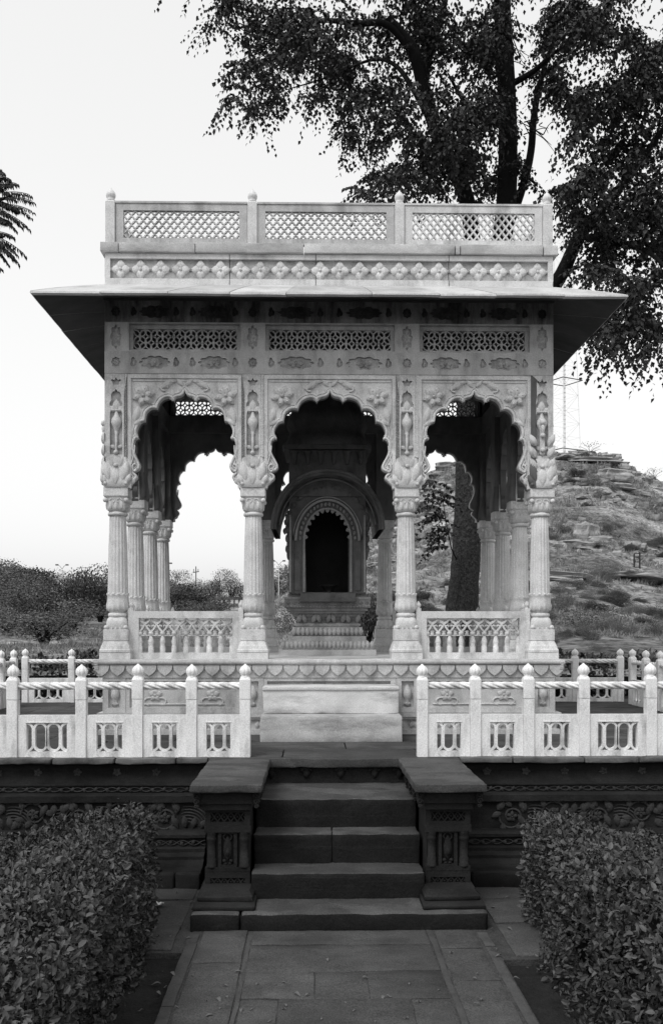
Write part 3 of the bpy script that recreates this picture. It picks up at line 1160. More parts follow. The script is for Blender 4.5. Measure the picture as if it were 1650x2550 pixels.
# ---- columns
def column():
    c = MB()
    # base of the column: foot, block, lower bulb
    c.box(-0.130, 0.130, -0.130, 0.130, 0, 0.056)
    c.lathe([(0.128, 0.056), (0.135, 0.060), (0.135, 0.078), (0.128, 0.086), (0.122, 0.110), (0.108, 0.142), (0.103, 0.152)], 48, sq=16, smooth=False)
    c.lathe([(0.098, 0.151), (0.098, 0.157)], 48, sq=16, smooth=False)
    c.lathe([(0.106, 0.156), (0.106, 0.245), (0.102, 0.249)], 48, sq=20, smooth=False)
    c.lathe([(0.080, 0.247), (0.088, 0.262), (0.086, 0.31), (0.078, 0.340), (0.068, 0.352)], 40, lambda a, z: 1 + 0.035 * abs(math.cos(6 * a)), sq=4)
    for sx in (-1, 1):
        for sy_ in (-1, 1):
            c.ell((0.082 * sx, 0.082 * sy_, 0.266), (0.021, 0.021, 0.021), 10, 6)
    for k in range(16):
        a = 2 * PI * k / 16
        c.ell((0.093 * math.cos(a), 0.093 * math.sin(a), 0.256), (0.013, 0.013, 0.010), 6, 4)
    c.lathe([(0.066, 0.350), (0.078, 0.355), (0.083, 0.366), (0.083, 0.376), (0.077, 0.387), (0.066, 0.391)], 32)
    c.lathe([(0.062, 0.39), (0.078, 0.405), (0.092, 0.43), (0.093, 0.46), (0.089, 0.50), (0.088, 0.535), (0.092, 0.541), (0.086, 0.546)], 48, lambda a, z: 1 + 0.03 * abs(math.sin(6 * a)) - 0.015)
    for k in range(12):
        a = 2 * PI * (k + 0.5) / 12
        c.T = Matrix.Rotation(a + PI / 2, 4, 'Z')
        c.petal(0, 0.405, PI / 2, 0.085, 0.016, 0.012, -0.086)
        c.ell((0, -0.088, 0.548), (0.016, 0.007, 0.012), 8, 5)
    c.T = Matrix.Identity(4)
    s = MB()
    nfl = 16
    s.lathe([(0.0855, 0.545), (0.083, 0.70), (0.078, 0.95), (0.070, 1.195), (0.066, 1.212)], nfl * 6, lambda a, z: 1 - 0.10 * (1 - abs(math.sin(nfl * a / 2))) ** 1.3)
    k = MB()
    k.lathe([(0.064, 1.208), (0.078, 1.212), (0.084, 1.222), (0.084, 1.232), (0.077, 1.243), (0.066, 1.247)], 32)
    k.lathe([(0.066, 1.246), (0.078, 1.256), (0.083, 1.28), (0.085, 1.32), (0.091, 1.352), (0.095, 1.368)], 40, lambda a, z: 1 + 0.03 * abs(math.cos(4 * a)), sq=5)
    k.lathe([(0.097, 1.364), (0.102, 1.372), (0.105, 1.374), (0.105, 1.445)], 48, sq=24, smooth=False)
    for sx in (-1, 1):
        for sy_ in (-1, 1):
            k.ell((0.088 * sx, 0.088 * sy_, 1.340), (0.021, 0.021, 0.021), 10, 6)
    for q in range(4):
        k.T = Matrix.Rotation(q * PI / 2, 4, 'Z')
        for dx in (-0.045, 0, 0.045):
            k.petal(dx, 1.262, PI / 2, 0.085, 0.016, 0.010, -0.083)
        for dx in (-1, 1):
            k.tube([(dx * (0.03 + 0.02 * math.cos(s_)), -0.091, 1.335 + 0.018 * math.sin(s_)) for s_ in np.linspace(0, 4.2, 12)], 0.005, 5)
    return c, s, k


YC0, YC1 = 8.235, 10.67
cys = np.linspace(YC0, YC1, 4)
cpos = []
for x in (-1.80, -0.65, 0.65, 1.80):
    cpos.append((x, YC0)); cpos.append((x, YC1))
for x in (-1.80, 1.80):
    for y in cys[1:3]:
        cpos.append((x, y))
c, s_, k_ = column()
col0 = s_.build('column', M['marble'])
cb = c.build('base', M['marble']); cb.parent = col0
ck = k_.build('capital', M['marble']); ck.parent = col0
col0.parent = PAV
col0.matrix_parent_inverse = Matrix.Translation(-PAV.location)
for i, (x, y) in enumerate(cpos):
    if i == 0:
        o = col0
    else:
        o = col0.copy(); COL.objects.link(o)
        for q in (cb, ck):
            d = q.copy(); COL.objects.link(d); d.parent = o
    o.location = (x, y, FZ)
    o.rotation_euler = (0, 0, (i % 4) * PI / 2)


AM = [M['marble'], M['marble_inner_shade'], M['marble_recess']]
# ---- piers (the carved blocks above the capitals)
def pier(faces):
    m = MB()
    h = 0.095
    cz0, cz1 = 1.446, 2.412
    m.m = 2
    m.box(-h + 0.024, h - 0.024, -h + 0.024, h - 0.024, cz0, cz1 + 0.59)
    m.m = 0
    m.box(-h + 0.002, h - 0.002, -h + 0.002, h - 0.002, 2.585, 2.59)
    # swelling of acanthus at the bottom
    m.lathe([(0.104, 1.446), (0.112, 1.462), (0.116, 1.49), (0.113, 1.54), (0.106, 1.60), (0.099, 1.66), (0.0955, 1.72)], 56, lambda a, z: 1 + 0.02 * abs(math.sin(6 * a)) - 0.01, sq=7)
    niche = [(-0.052, 1.715), (0.052, 1.715), (0.052, 2.06), (0.045, 2.09), (-0.045, 2.09), (-0.052, 2.06)]
    top = [(-0.050, 2.10), (0.050, 2.10), (0.055, 2.15), (0.040, 2.18), (0.044, 2.22), (0.030, 2.245), (0.012, 2.252), (0, 2.272), (-0.012, 2.252), (-0.030, 2.245), (-0.044, 2.22), (-0.040, 2.18), (-0.055, 2.15)]
    crown = [(-0.022, 2.305), (0.022, 2.305), (0.030, 2.33), (0.046, 2.345), (0.030, 2.352), (0.018, 2.345), (0.008, 2.352), (0, 2.372), (-0.008, 2.352), (-0.018, 2.345), (-0.030, 2.352), (-0.046, 2.345), (-0.030, 2.33)]
    for q in range(4):
        m.T = Matrix.Rotation(q * PI / 2, 4, 'Z')
        if q in faces:
            m.plate(rect(-h, h, 1.70, cz1), [niche, top, crown], -h, -h + 0.03)
            # torch: rod, cup, leaves
            yb = -h + 0.024
            m.tube([(0, yb - 0.012, 1.70), (0, yb - 0.014, 1.90)], [0.011, 0.0125], 8)
            m.ell((0, yb - 0.026, 1.738), (0.021, 0.021, 0.021), 12, 8)
            m.ell((0, -h - 0.020, 1.626), (0.018, 0.018, 0.018), 12, 8)
            m.lathe([(0.016, 0), (0.020, 0.008), (0.016, 0.016), (0.020, 0.03), (0.034, 0.065), (0.048, 0.095), (0.040, 0.125), (0.022, 0.15), (0.013, 0.18), (0.010, 0.22)], 12, cx=0, cy=yb - 0.004, cz=1.895)
            for e in (-1, 1):
                m.ell((e * 0.020, yb - 0.035, 2.005), (0.008, 0.008, 0.010), 8, 5)
                m.petal(e * 0.008, 2.085, PI / 2 - e * 0.9, 0.075, 0.026, 0.020, -h + 0.02)
                m.petal(e * 0.006, 1.775, PI / 2 - e * 1.15, 0.06, 0.020, 0.018, -h + 0.024)
                m.petal(e * 0.055, 1.50, PI / 2 - e * 0.25, 0.17, 0.034, 0.020, -0.108)
                m.petal(e * 0.085, 1.475, PI / 2 - e * 0.45, 0.09, 0.024, 0.018, -0.110)
                m.ell((e * 0.088, -0.112, 1.478), (0.017, 0.012, 0.017), 8, 5)
                m.petal(e * 0.020, 1.60, PI / 2 - e * 0.35, 0.115, 0.022, 0.016, -h)
            m.petal(0, 2.085, PI / 2, 0.105, 0.034, 0.022, -h + 0.02)
            m.petal(0, 1.47, PI / 2, 0.15, 0.040, 0.018, -0.109)
        else:
            m.m = 1
            m.box(-h, h, -h, -h + 0.03, 1.70, cz1)
            m.m = 0
    m.T = Matrix.Identity(4)
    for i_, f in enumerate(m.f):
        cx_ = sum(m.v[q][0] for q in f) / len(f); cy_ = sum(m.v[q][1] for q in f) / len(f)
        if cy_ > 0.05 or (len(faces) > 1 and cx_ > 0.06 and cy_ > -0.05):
            m.mi[i_] = 1  # faces turned inward take the marble with shade in its colour
    return m


def outer_balls(m, q):
    m.T = Matrix.Rotation(q * PI / 2, 4, 'Z')
    h = 0.095
    m.ell((0, -h - 0.026, 2.000), (0.026, 0.026, 0.026), 12, 8)
    m.lathe([(0.003, -0.06), (0.016, -0.025), (0.020, 0.0), (0.012, 0.02)], 10, cx=0, cy=-h - 0.026, cz=1.957)
    m.ell((0, -h - 0.028, 1.888), (0.021, 0.021, 0.021), 12, 8)
    m.ell((0, -h - 0.028, 1.765), (0.023, 0.023, 0.023), 12, 8)
    m.box(-0.02, 0.02, -h - 0.012, -h + 0.02, 1.74, 2.03)
    for e in (-1, 1):
        for zz in (1.60, 1.70, 1.80):
            m.petal(e * 0.05, zz, PI / 2 - e * 0.5, 0.12, 0.03, 0.03, -h)
    m.T = Matrix.Identity(4)


mp_ = pier((0,)); pier_mid = mp_.build('pier', AM)
mc_ = pier((0, 3)); outer_balls(mc_, 3); pier_cor = mc_.build('pier', AM)
first = {'m': True, 'c': True}


def put_pier(kind, x, y, rz):
    src = pier_mid if kind == 'm' else pier_cor
    if first[kind]:
        o = src; first[kind] = False
    else:
        o = src.copy(); COL.objects.link(o)
    o.parent = PAV
    o.matrix_parent_inverse = Matrix.Translation(-PAV.location)
    o.location = (x, y, FZ)
    o.rotation_euler = (0, 0, rz)


PXC, PYF, PYB = 1.795, YF + 0.095, YB - 0.095
put_pier('c', -PXC, PYF, 0); put_pier('c', PXC, PYF, PI / 2); put_pier('c', PXC, PYB, PI); put_pier('c', -PXC, PYB, -PI / 2)
for x in (-0.65, 0.65):
    put_pier('m', x, PYF, 0); put_pier('m', x, PYB, PI)
for y in cys[1:3]:
    put_pier('m', -PXC, y, -PI / 2); put_pier('m', PXC, y, PI / 2)

# ---- arches
LOBES = [[(0, 3.655), (.010, 3.625), (.035, 3.606), (.065, 3.598), (.085, 3.586), (.093, 3.563)],
         [(.093, 3.563), (.110, 3.585), (.1396, 3.596), (.186, 3.580), (.217, 3.544), (.2327, 3.498)],
         [(.2327, 3.498), (.255, 3.503), (.284, 3.500), (.3205, 3.467), (.332, 3.420), (.334, 3.392)],
         [(.334, 3.392), (.358, 3.388), (.380, 3.370), (.401, 3.320), (.398, 3.272), (.3857, 3.250)],
         [(.3857, 3.250), (.4136, 3.240), (.427, 3.196), (.424, 3.144), (.408, 3.098), (.388, 3.056), (.375, 3.020), (.3826, 2.989), (.408, 2.970), (.424, 2.960)],
         [(.424, 2.960), (.403, 2.940), (.401, 2.912), (.429, 2.880), (.450, 2.855), (.457, 2.826)]]


def arch_contour(sx):
    half = []
    for lb in LOBES:
        p = smooth_path([(a * sx, b, 0) for a, b in lb], 4)
        half += [(q.x, q.y) for q in p[:-1]]
    half.append((.457 * sx, 2.826))
    return half


def arch_panel(hw, fancy=True):
    """spandrel with a scalloped opening; local x centred, front plane y=0 (+y inward), z absolute"""
    sx = hw / 0.477
    half = arch_contour(sx)
    m = MB()
    full = [(-a, b) for a, b in half[::-1]] + half[1:]          # left foot, apex, right foot
    outl = [(hw, 2.826), (hw, 3.792), (-hw, 3.792), (-hw, 2.826)] + full[:]
    # drop duplicate feet
    outl = [(hw, 3.792), (-hw, 3.792), (-hw, 2.826)] + full + [(hw, 2.826)]
    m.plate(outl, [], 0.018, 0.075)
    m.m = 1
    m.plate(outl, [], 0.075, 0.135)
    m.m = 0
    # moulding round the scallops
    off = []
    P = [Vector(p) for p in full]
    seg = []
    for i in range(1, len(P) - 1):
        d = (P[i + 1] - P[i - 1])
        if d.length < 1e-6: continue
        d.normalize()
        nrm = Vector((-d.y, d.x))
        seg.append(P[i] + nrm * 0.010)
    m.tube([(p.x, 0.016, p.y) for p in seg], 0.0115, 6)
    seg2 = [P[i] + (Vector((-(P[i + 1] - P[i - 1]).y, (P[i + 1] - P[i - 1]).x)).normalized()) * 0.032 for i in range(1, len(P) - 1) if (P[i + 1] - P[i - 1]).length > 1e-6]
    m.tube([(p.x, 0.018, p.y) for p in seg2 if abs(p.x) < hw - 0.012], 0.007, 5)
    if fancy:
        # rectangular frame
        for q in (-1, 1):
            m.box(q * hw - (0.030 if q > 0 else 0.0), q * hw + (0.030 if q < 0 else 0.0), 0.006, 0.020, 2.83, 3.792)
            m.box(q * (hw - 0.038) - 0.003, q * (hw - 0.038) + 0.003, 0.010, 0.020, 3.1, 3.735)
        m.box(-hw + 0.03, hw - 0.03, 0.004, 0.020, 3.752, 3.792)
        m.box(-hw + 0.036, hw - 0.036, 0.010, 0.020, 3.728, 3.736)
        for q in (-1, 1):
            fx = q * 0.345 * sx
            m.flower(fx, 3.605, 0.098, 0.019, 6, 0.044, 0.25, 0.34)
            for k in range(6):
                a = 0.25 + k * PI / 3
                m.ell((fx + 0.062 * math.cos(a), -0.014, 3.605 + 0.062 * math.sin(a)), (0.010, 0.008, 0.010), 6, 4)
            # apex leaves
            m.petal(q * 0.010, 3.690, PI / 2 - q * 0.75, 0.085, 0.022, 0.024, 0.019)
            m.petal(q * 0.060, 3.735, -q * 0.15 if q > 0 else PI + 0.15, 0.10, 0.020, 0.026, 0.019)
            m.petal(q * 0.085, 3.742, -0.55 if q > 0 else PI + 0.55, 0.15, 0.032, 0.030, 0.019)
            m.tube([(q * (0.17 + 0.028 * math.sin(a)), 0.010, 3.672 + 0.024 * math.cos(a)) for a in np.linspace(-1.6, 3.4, 14)], 0.009, 6)
            # corner leaves beside the scallops
            m.petal(q * (hw - 0.055), 3.38, PI / 2 + q * 0.25, 0.15, 0.032, 0.022, 0.019)
            m.petal(q * (hw - 0.050), 3.36, PI / 2 + q * 0.95, 0.09, 0.024, 0.020, 0.019)
            m.petal(q * (hw - 0.030), 3.22, PI / 2 - q * 0.05, 0.16, 0.014, 0.016, 0.019)
            m.tube([(q * (hw - 0.058 + 0.018 * math.sin(a)), 0.008, 3.00 + 0.03 * math.cos(a)) for a in np.linspace(-0.4, 4.6, 14)], 0.008, 6)
            m.tube([(q * (hw - 0.03 - 0.03 * math.sin(a * 0.5)), 0.010, 3.03 + 0.05 * a) for a in np.linspace(0, 3.2, 12)], 0.007, 6)
            m.petal(q * (hw - 0.028), 2.86, PI / 2 + q * 0.5, 0.07, 0.018, 0.016, 0.019)
    return m


CB, SB = 0.555, 0.4775
SBX = 1.2225
apc = arch_panel(CB).build('arch_panel', AM)
aps = arch_panel(SB).build('arch_panel', AM)
side_hw = (cys[1] - cys[0]) / 2 - 0.095
side_c = [(cys[i] + cys[i + 1]) / 2 for i in range(3)]
apd = arch_panel(side_hw, False).build('arch_panel', AM)


def place_part(src, used, x, y, rz, z=0.0, mt=None):
    if used:
        o = src.copy(); COL.objects.link(o)
    else:
        o = src
    o.parent = PAV
    o.matrix_parent_inverse = Matrix.Translation(-PAV.location)
    o.location = (x, y, z)
    o.rotation_euler = (0, 0, rz)
    return o


place_part(apc, False, 0, YF, 0)
place_part(apc, True, 0, YB, PI)
place_part(aps, False, -SBX, YF, 0)
place_part(aps, True, SBX, YF, 0)
place_part(aps, True, -SBX, YB, PI); place_part(aps, True, SBX, YB, PI)
for i, y in enumerate(side_c):
    place_part(apd, i > 0, -WX, y, -PI / 2)
    place_part(apd, True, WX, y, PI / 2)

# ---- carved bands with sunk cartouches
def cart_set(c, hw):
    """cartouche outlines for one bay centred at c"""
    k = hw / 0.4775
    hs = []
    for q in (-1, 1):
        cc = c + q * 0.247 * k
        hs.append((cc, 0.128 * k, 0.056, 8))
        for e in (-1, 1):
            hs.append((cc + e * 0.178 * k, 0.027, 0.042, 3))
    return hs


def band(x0, x1, z0, z1, bays, piers, pr_h):
    """plate with carved cartouches; local front y=0"""
    m = MB()
    zc = (z0 + z1) / 2
    holes = []
    rel = []
    for c, hw in bays:
        for (cc, a, b, n) in cart_set(c, hw):
            if n == 8:
                holes.append(lobed(cc, zc, a, b, 10, 0.10, 56))
                rel.append((cc, 'c', a))
            else:
                holes.append(lobed(cc, zc, a, b, 3, 0.20, 20, 0.4))
                rel.append((cc, 's', a))
    for c in piers:
        holes.append(lobed(c, zc, 0.038, pr_h, 8, 0.10, 40))
        rel.append((c, 'p', 0.038))
    m.plate(rect(x0, x1, z0, z1), holes, 0.0, 0.022)
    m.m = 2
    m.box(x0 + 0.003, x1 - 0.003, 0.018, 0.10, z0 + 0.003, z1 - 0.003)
    m.m = 1
    m.box(x0 + 0.003, x1 - 0.003, 0.10, 0.18, z0 + 0.003, z1 - 0.003)
    m.m = 2
    for (c, t_, a) in rel:
        if t_ == 'c':
            for e in (-1, 1):
                m.petal(c, zc, 0 if e > 0 else PI, 0.060 * a / 0.128, 0.022, 0.016, 0.018)
                m.petal(c, zc, 0.75 if e > 0 else PI + 0.75, 0.050, 0.016, 0.016, 0.018)
                m.petal(c, zc, -0.75 if e > 0 else PI - 0.75, 0.055, 0.018, 0.013, 0.018)
            m.ell((c, 0.008, zc), (0.012, 0.010, 0.012), 8, 5)
        elif t_ == 's':
            m.petal(c, zc - 0.028, PI / 2, 0.055, 0.014, 0.012, 0.018)
        else:
            m.flower(c, zc, 0.028, 0.018, 6, 0.010, 0.2, 0.4)
    return m


fb = [(-SBX, SB), (0, CB), (SBX, SB)]
fp = [-1.795, -0.65, 0.65, 1.795]
lower = band(-WX, WX, 3.790, 3.976, fb, fp, 0.044).build('carved_band', [M['marble_band'], M['marble_inner_shade'], M['marble_recess']])
upper = band(-WX, WX, 4.222, 4.400, fb, fp, 0.044).build('carved_band', [M['marble_stained'], M['marble_inner_shade'], M['marble_recess_black']])
for o in (lower, upper):
    place_part(o, False, 0, YF - 0.004, 0)
    place_part(o, True, 0, YB + 0.004, PI)
sd = (YB - YF) / 2 - 0.19
sfb = [(y - 9.4525, side_hw) for y in side_c]
slower = band(-sd, sd, 3.790, 3.976, sfb, [], 0.04).build('carved_band', [M['marble_band'], M['marble_inner_shade'], M['marble_recess']])
supper = band(-sd, sd, 4.222, 4.400, sfb, [], 0.04).build('carved_band', [M['marble_band'], M['marble_inner_shade'], M['marble_recess']])
for o in (slower, supper):
    place_part(o, False, -WX + 0.002, 9.4525, -PI / 2)
    place_part(o, True, WX - 0.002, 9.4525, PI / 2)


# ---- lattice windows above the arches
def ring_net(m, x0, x1, z0, z1):
    """net of overlapping rings, its ends buried in the frame"""
    n = max(4, int(round((x1 - x0) / 0.094)))
    d = (x1 - x0) / n
    r = d / 2
    h = (z1 - z0) / 3
    for j in range(4):
        for i_ in range(n + 1):
            c = x0 + d * i_ + (r if j % 2 else 0)
            if c > x1 + 0.001: continue
            z = z0 + h * j
            k = (i_ % 2) + 2 * (j % 2)
            pts = []
            for a in np.linspace(0, 2 * PI, 22, endpoint=False):
                pts.append((c + (r + 0.006) * math.cos(a), z + (h + 0.004) * math.sin(a) * 0.98))
            pts = [(min(max(p[0], x0 - 0.03), x1 + 0.03), min(max(p[1], z0 - 0.02), z1 + 0.02)) for p in pts]
            m.ribbon(pts, 0.0095, 0.050 + 0.0012 * k, 0.074 + 0.0012 * k, True)


def lattice_window(hw):
    m = MB()
    z0, z1 = 3.976, 4.222
    # outer surround flush with the piers, then a sunk frame and the lattice
    fr_ = [rect(-hw + 0.012, hw - 0.012, z0 + 0.010, z1 - 0.012)]
    m.plate(rect(-hw, hw, z0, z1), fr_, 0.0, 0.09)
    m.m = 1
    m.plate(rect(-hw, hw, z0, z1), fr_, 0.09, 0.16)
    m.m = 0
    x0, x1, a, b = -hw + 0.048, hw - 0.048, z0 + 0.036, z1 - 0.052
    m.plate(rect(-hw + 0.010, hw - 0.010, z0 + 0.008, z1 - 0.010), [rect(x0 - 0.006, x1 + 0.006, a - 0.006, b + 0.006)], 0.040, 0.085)
    ring_net(m, x0, x1, a, b)
    return m


lwc = lattice_window(CB).build('lattice_window', [M['marble_band'], M['marble_inner_shade']])
lws = lattice_window(SB).build('lattice_window', [M['marble_band'], M['marble_inner_shade']])
lwd = lattice_window(side_hw).build('lattice_window', [M['marble_band'], M['marble_inner_shade']])
place_part(lwc, False, 0, YF, 0); place_part(lwc, True, 0, YB, PI)
for i, (x, y, rz) in enumerate(((-SBX, YF, 0), (SBX, YF, 0), (-SBX, YB, PI), (SBX, YB, PI))):
    place_part(lws, i > 0, x, y, rz)
for i, y in enumerate(side_c):
    place_part(lwd, i > 0, -WX, y, -PI / 2); place_part(lwd, True, WX, y, PI / 2)


# ---- pier heads between the windows (tall cartouches)
def pier_head():
    m = MB()
    h = 0.095
    m.plate(rect(-h, h, 3.976, 4.222), [lobed(0, 4.099, 0.046, 0.098, 8, 0.13, 48)], 0.0, 0.02)
    m.flower(0, 4.099, 0.042, 0.024, 6, 0.012, 0.3, 0.4)
    m.petal(0, 4.145, PI / 2, 0.045, 0.018, 0.012, 0.024)
    m.petal(0, 4.053, -PI / 2, 0.045, 0.018, 0.012, 0.024)
    m.m = 1
    m.box(-h + 0.003, h - 0.003, 0.018, 0.03, 3.98, 4.22)
    return m


ph = pier_head().build('pier_panel', [M['marble_band'], M['marble_recess']])
for i, x in enumerate(fp):
    place_part(ph, i > 0, x, YF, 0); place_part(ph, True, x, YB, PI)
for y in list(cys[1:3]) + [PYF, PYB]:
    place_part(ph, True, -WX, y, -PI / 2); place_part(ph, True, WX, y, PI / 2)

# ---- ceiling
m = MB()
m.box(-1.72, 1.72, YF + 0.176, YB - 0.176, 4.40, 4.50)
for y in cys[1:3]:
    m.box(-1.72, 1.72, y - 0.06, y + 0.06, 4.25, 4.41)
m.build('ceiling', M['marble_inner_shade'], PAV)

# ---- eave
EX = 0.48
ex0, ey0, ey1 = WX + EX, YF - EX, YB + EX
m = MB()


def eave_side(T, hi, ho):
    """local: wall at y=0, outwards -y; hi half length at the wall, ho at the edge"""
    m.T = T
    n = max(6, int(round(2 * ho / 0.52)))
    cuts = [-1.0]
    for k in range(1, n):
        cuts.append(-1 + 2 * (k + rr.uniform(-0.2, 0.2)) / n)
    cuts.append(1.0)
    prof = [(0.004, 4.541), (-0.15, 4.474), (-0.33, 4.390), (-EX + 0.018, 4.322), (-EX, 4.312), (-EX - 0.004, 4.296), (-EX + 0.012, 4.283), (-0.30, 4.340), (0.0, 4.430)]
    for a, b in zip(cuts, cuts[1:]):
        dz = rr.uniform(-0.004, 0.004)
        vs = []
        NS = 5
        for i_ in range(NS):
            for (yy, zz) in prof:
                hl = hi + (ho - hi) * (-yy / EX)
                g = 0.003
                f = a + (b - a) * i_ / (NS - 1)
                x = f * hl + (g if i_ == 0 else (-g if i_ == NS - 1 else 0))
                ed = 0.004 * noise.noise(Vector((x * 9, yy * 3, T[0][3] + 3 * T[1][3])))
                vs.append((x, yy + ed, zz + dz * (-yy / EX) + ed))
        k = len(prof)
        fs = []
        for i_ in range(NS - 1):
            for j in range(k):
                fs.append((i_ * k + j, i_ * k + (j + 1) % k, (i_ + 1) * k + (j + 1) % k, (i_ + 1) * k + j))
        b0 = len(m.f)
        m.m = 0
        top = [f for f in fs if (f[0] % k) < 6]
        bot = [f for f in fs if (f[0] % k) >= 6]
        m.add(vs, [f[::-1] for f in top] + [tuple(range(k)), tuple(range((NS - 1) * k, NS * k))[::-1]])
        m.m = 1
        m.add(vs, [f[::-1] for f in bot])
        m.m = 0
    m.T = Matrix.Identity(4)


cyc = (YF + YB) / 2
D2 = (YB - YF) / 2
eave_side(Matrix.Translation((0, YF, 0)), WX, ex0)
eave_side(Matrix.Translation((0, YB, 0)) @ Matrix.Rotation(PI, 4, 'Z'), WX, ex0)
eave_side(Matrix.Translation((-WX, cyc, 0)) @ Matrix.Rotation(-PI / 2, 4, 'Z'), D2, D2 + EX)
eave_side(Matrix.Translation((WX, cyc, 0)) @ Matrix.Rotation(PI / 2, 4, 'Z'), D2, D2 + EX)
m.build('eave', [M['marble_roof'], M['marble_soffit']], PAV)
m = MB()
m.box(-WX - 0.010, WX + 0.010, YF - 0.014, YB + 0.014, 4.402, 4.447)
m.box(-WX - 0.035, WX + 0.035, YF - 0.040, YB + 0.040, 4.420, 4.445)
m.build('eave_moulding', M['marble_soffit'], PAV)


# ---- flower frieze, cornice, parapet
def quad_flower(m, c, zc, r, y):
    for k in range(4):
        m.petal(c, zc, k * PI / 2, r, r * 0.47, 0.020, y, n=8, pw=0.72)
    m.ell((c, y - 0.018, zc), (0.012, 0.010, 0.012), 8, 5)


def flower_frieze(hw, n):
    m = MB()
    z0, z1 = 4.535, 4.800
    x = -hw
    joints = [-hw] + sorted(rr.uniform(-hw + 0.3, hw - 0.3) for _ in range(4)) + [hw]
    joints = np.linspace(-hw, hw, 5) + np.array([0, 0.1, -0.12, 0.06, 0])
    for a, b in zip(joints, joints[1:]):
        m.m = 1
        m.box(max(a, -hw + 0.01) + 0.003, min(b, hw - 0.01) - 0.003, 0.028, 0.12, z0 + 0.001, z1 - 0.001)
        m.m = 0
        m.box(a + 0.003, b - 0.003, 0.0, 0.0295, z0, 4.590)
        m.box(a + 0.003, b - 0.003, 0.0, 0.0295, 4.757, z1)
    m.box(-hw, -hw + 0.045, 0.001, 0.03, 4.59, 4.757)
    m.box(hw - 0.045, hw, 0.001, 0.03, 4.59, 4.757)
    sp = (2 * hw - 0.09) / n
    for k in range(n):
        c = -hw + 0.045 + sp * (k + 0.5)
        quad_flower(m, c, 4.673, sp * 0.50, 0.027)
        # little stepped diamonds joining the flowers
        for e in (-1, 1):
            m.ell((c + e * sp / 2, 0.020, 4.673), (0.016, 0.008, 0.016), 4, 4)
    return m


ffo = flower_frieze(WX, 22).build('flower_frieze', [M['marble'], M['marble_recess']])
place_part(ffo, False, 0, YF, 0); place_part(ffo, True, 0, YB, PI)
ffs = flower_frieze(D2 - 0.13, 15).build('flower_frieze', [M['marble'], M['marble_recess']])
place_part(ffs, False, -WX, cyc, -PI / 2); place_part(ffs, True, WX, cyc, PI / 2)


def cornice(x0, x1, y0, y1, cuts):
    m = MB()
    for a, b in zip(cuts, cuts[1:]):
        m.rbox(a + 0.0025, b - 0.0025, y0, y1, 4.803, 4.884, 0.1, 0.003, 0.006, seed=a)
    return m


CW = 1.925
cornice(-CW, CW, YF - 0.03, YF + 0.18, [-CW, -1.77, -1.13, -0.22, 1.055, 1.10, 1.80, CW]).build('cornice', M['marble_roof'], PAV)
cornice(-CW, CW, YB - 0.18, YB + 0.03, [-CW, -1.0, 0.1, 1.2, CW]).build('cornice', M['marble_roof'], PAV)
for q in (-1, 1):
    m = MB()
    for a, b in zip(np.linspace(YF + 0.182, YB - 0.182, 4), np.linspace(YF + 0.182, YB - 0.182, 4)[1:]):
        m.rbox(min(q * CW, q * (CW - 0.21)), max(q * CW, q * (CW - 0.21)), a + 0.002, b - 0.002, 4.803, 4.884, 0.1, 0.003, 0.006, seed=a * q)
    m.build('cornice', M['marble_roof'], PAV)
m = MB(); m.box(-1.75, 1.75, YF + 0.13, YB - 0.13, 4.52, 4.80); m.build('roof_slab', M['marble_band'], PAV)

# parapet posts and panels
m = MB()
m.box(-0.040, 0.040, -0.040, 0.040, 0, 0.362)
m.lathe([(0.041, 0.36), (0.036, 0.368), (0.028, 0.374)], 32, sq=8)
pp0 = m.build('parapet_post', M['marble'], bevel=0.003)
m = MB(); m.T = Matrix.Translation((0, 0, 0.366))
m.lathe([(0.028, 0), (0.032, 0.006), (0.036, 0.016), (0.032, 0.024), (0.030, 0.030), (0.038, 0.042), (0.041, 0.058), (0.036, 0.078), (0.024, 0.096), (0.010, 0.112), (0.002, 0.124)], 20)
pf0 = m.build('finial', M['marble']); pf0.parent = pp0
ppos = []
for x in (-1.85, -0.655, 0.59, 1.85):
    ppos.append((x, YF + 0.06)); ppos.append((x, YB - 0.06))
for y in (YF + 0.06 + (D2 - 0.06) * 2 / 3, YF + 0.06 + (D2 - 0.06) * 4 / 3):
    ppos.append((-1.85, y)); ppos.append((1.85, y))
for i, (x, y) in enumerate(ppos):
    if i == 0: o = pp0
    else:
        o = pp0.copy(); COL.objects.link(o)
        d = pf0.copy(); COL.objects.link(d); d.parent = o
    o.parent = PAV; o.matrix_parent_inverse = Matrix.Translation(-PAV.location)
    o.location = (x, y, 4.886)


def quatre(c, z, r, k=0.62):
    o = []
    for i_ in range(20):
        t = 2 * PI * i_ / 20
        q = r * (k + (1 - k) * abs(math.cos(2 * t)) ** 0.8)
        o.append((c + q * math.cos(t), z + q * math.sin(t)))
    return o


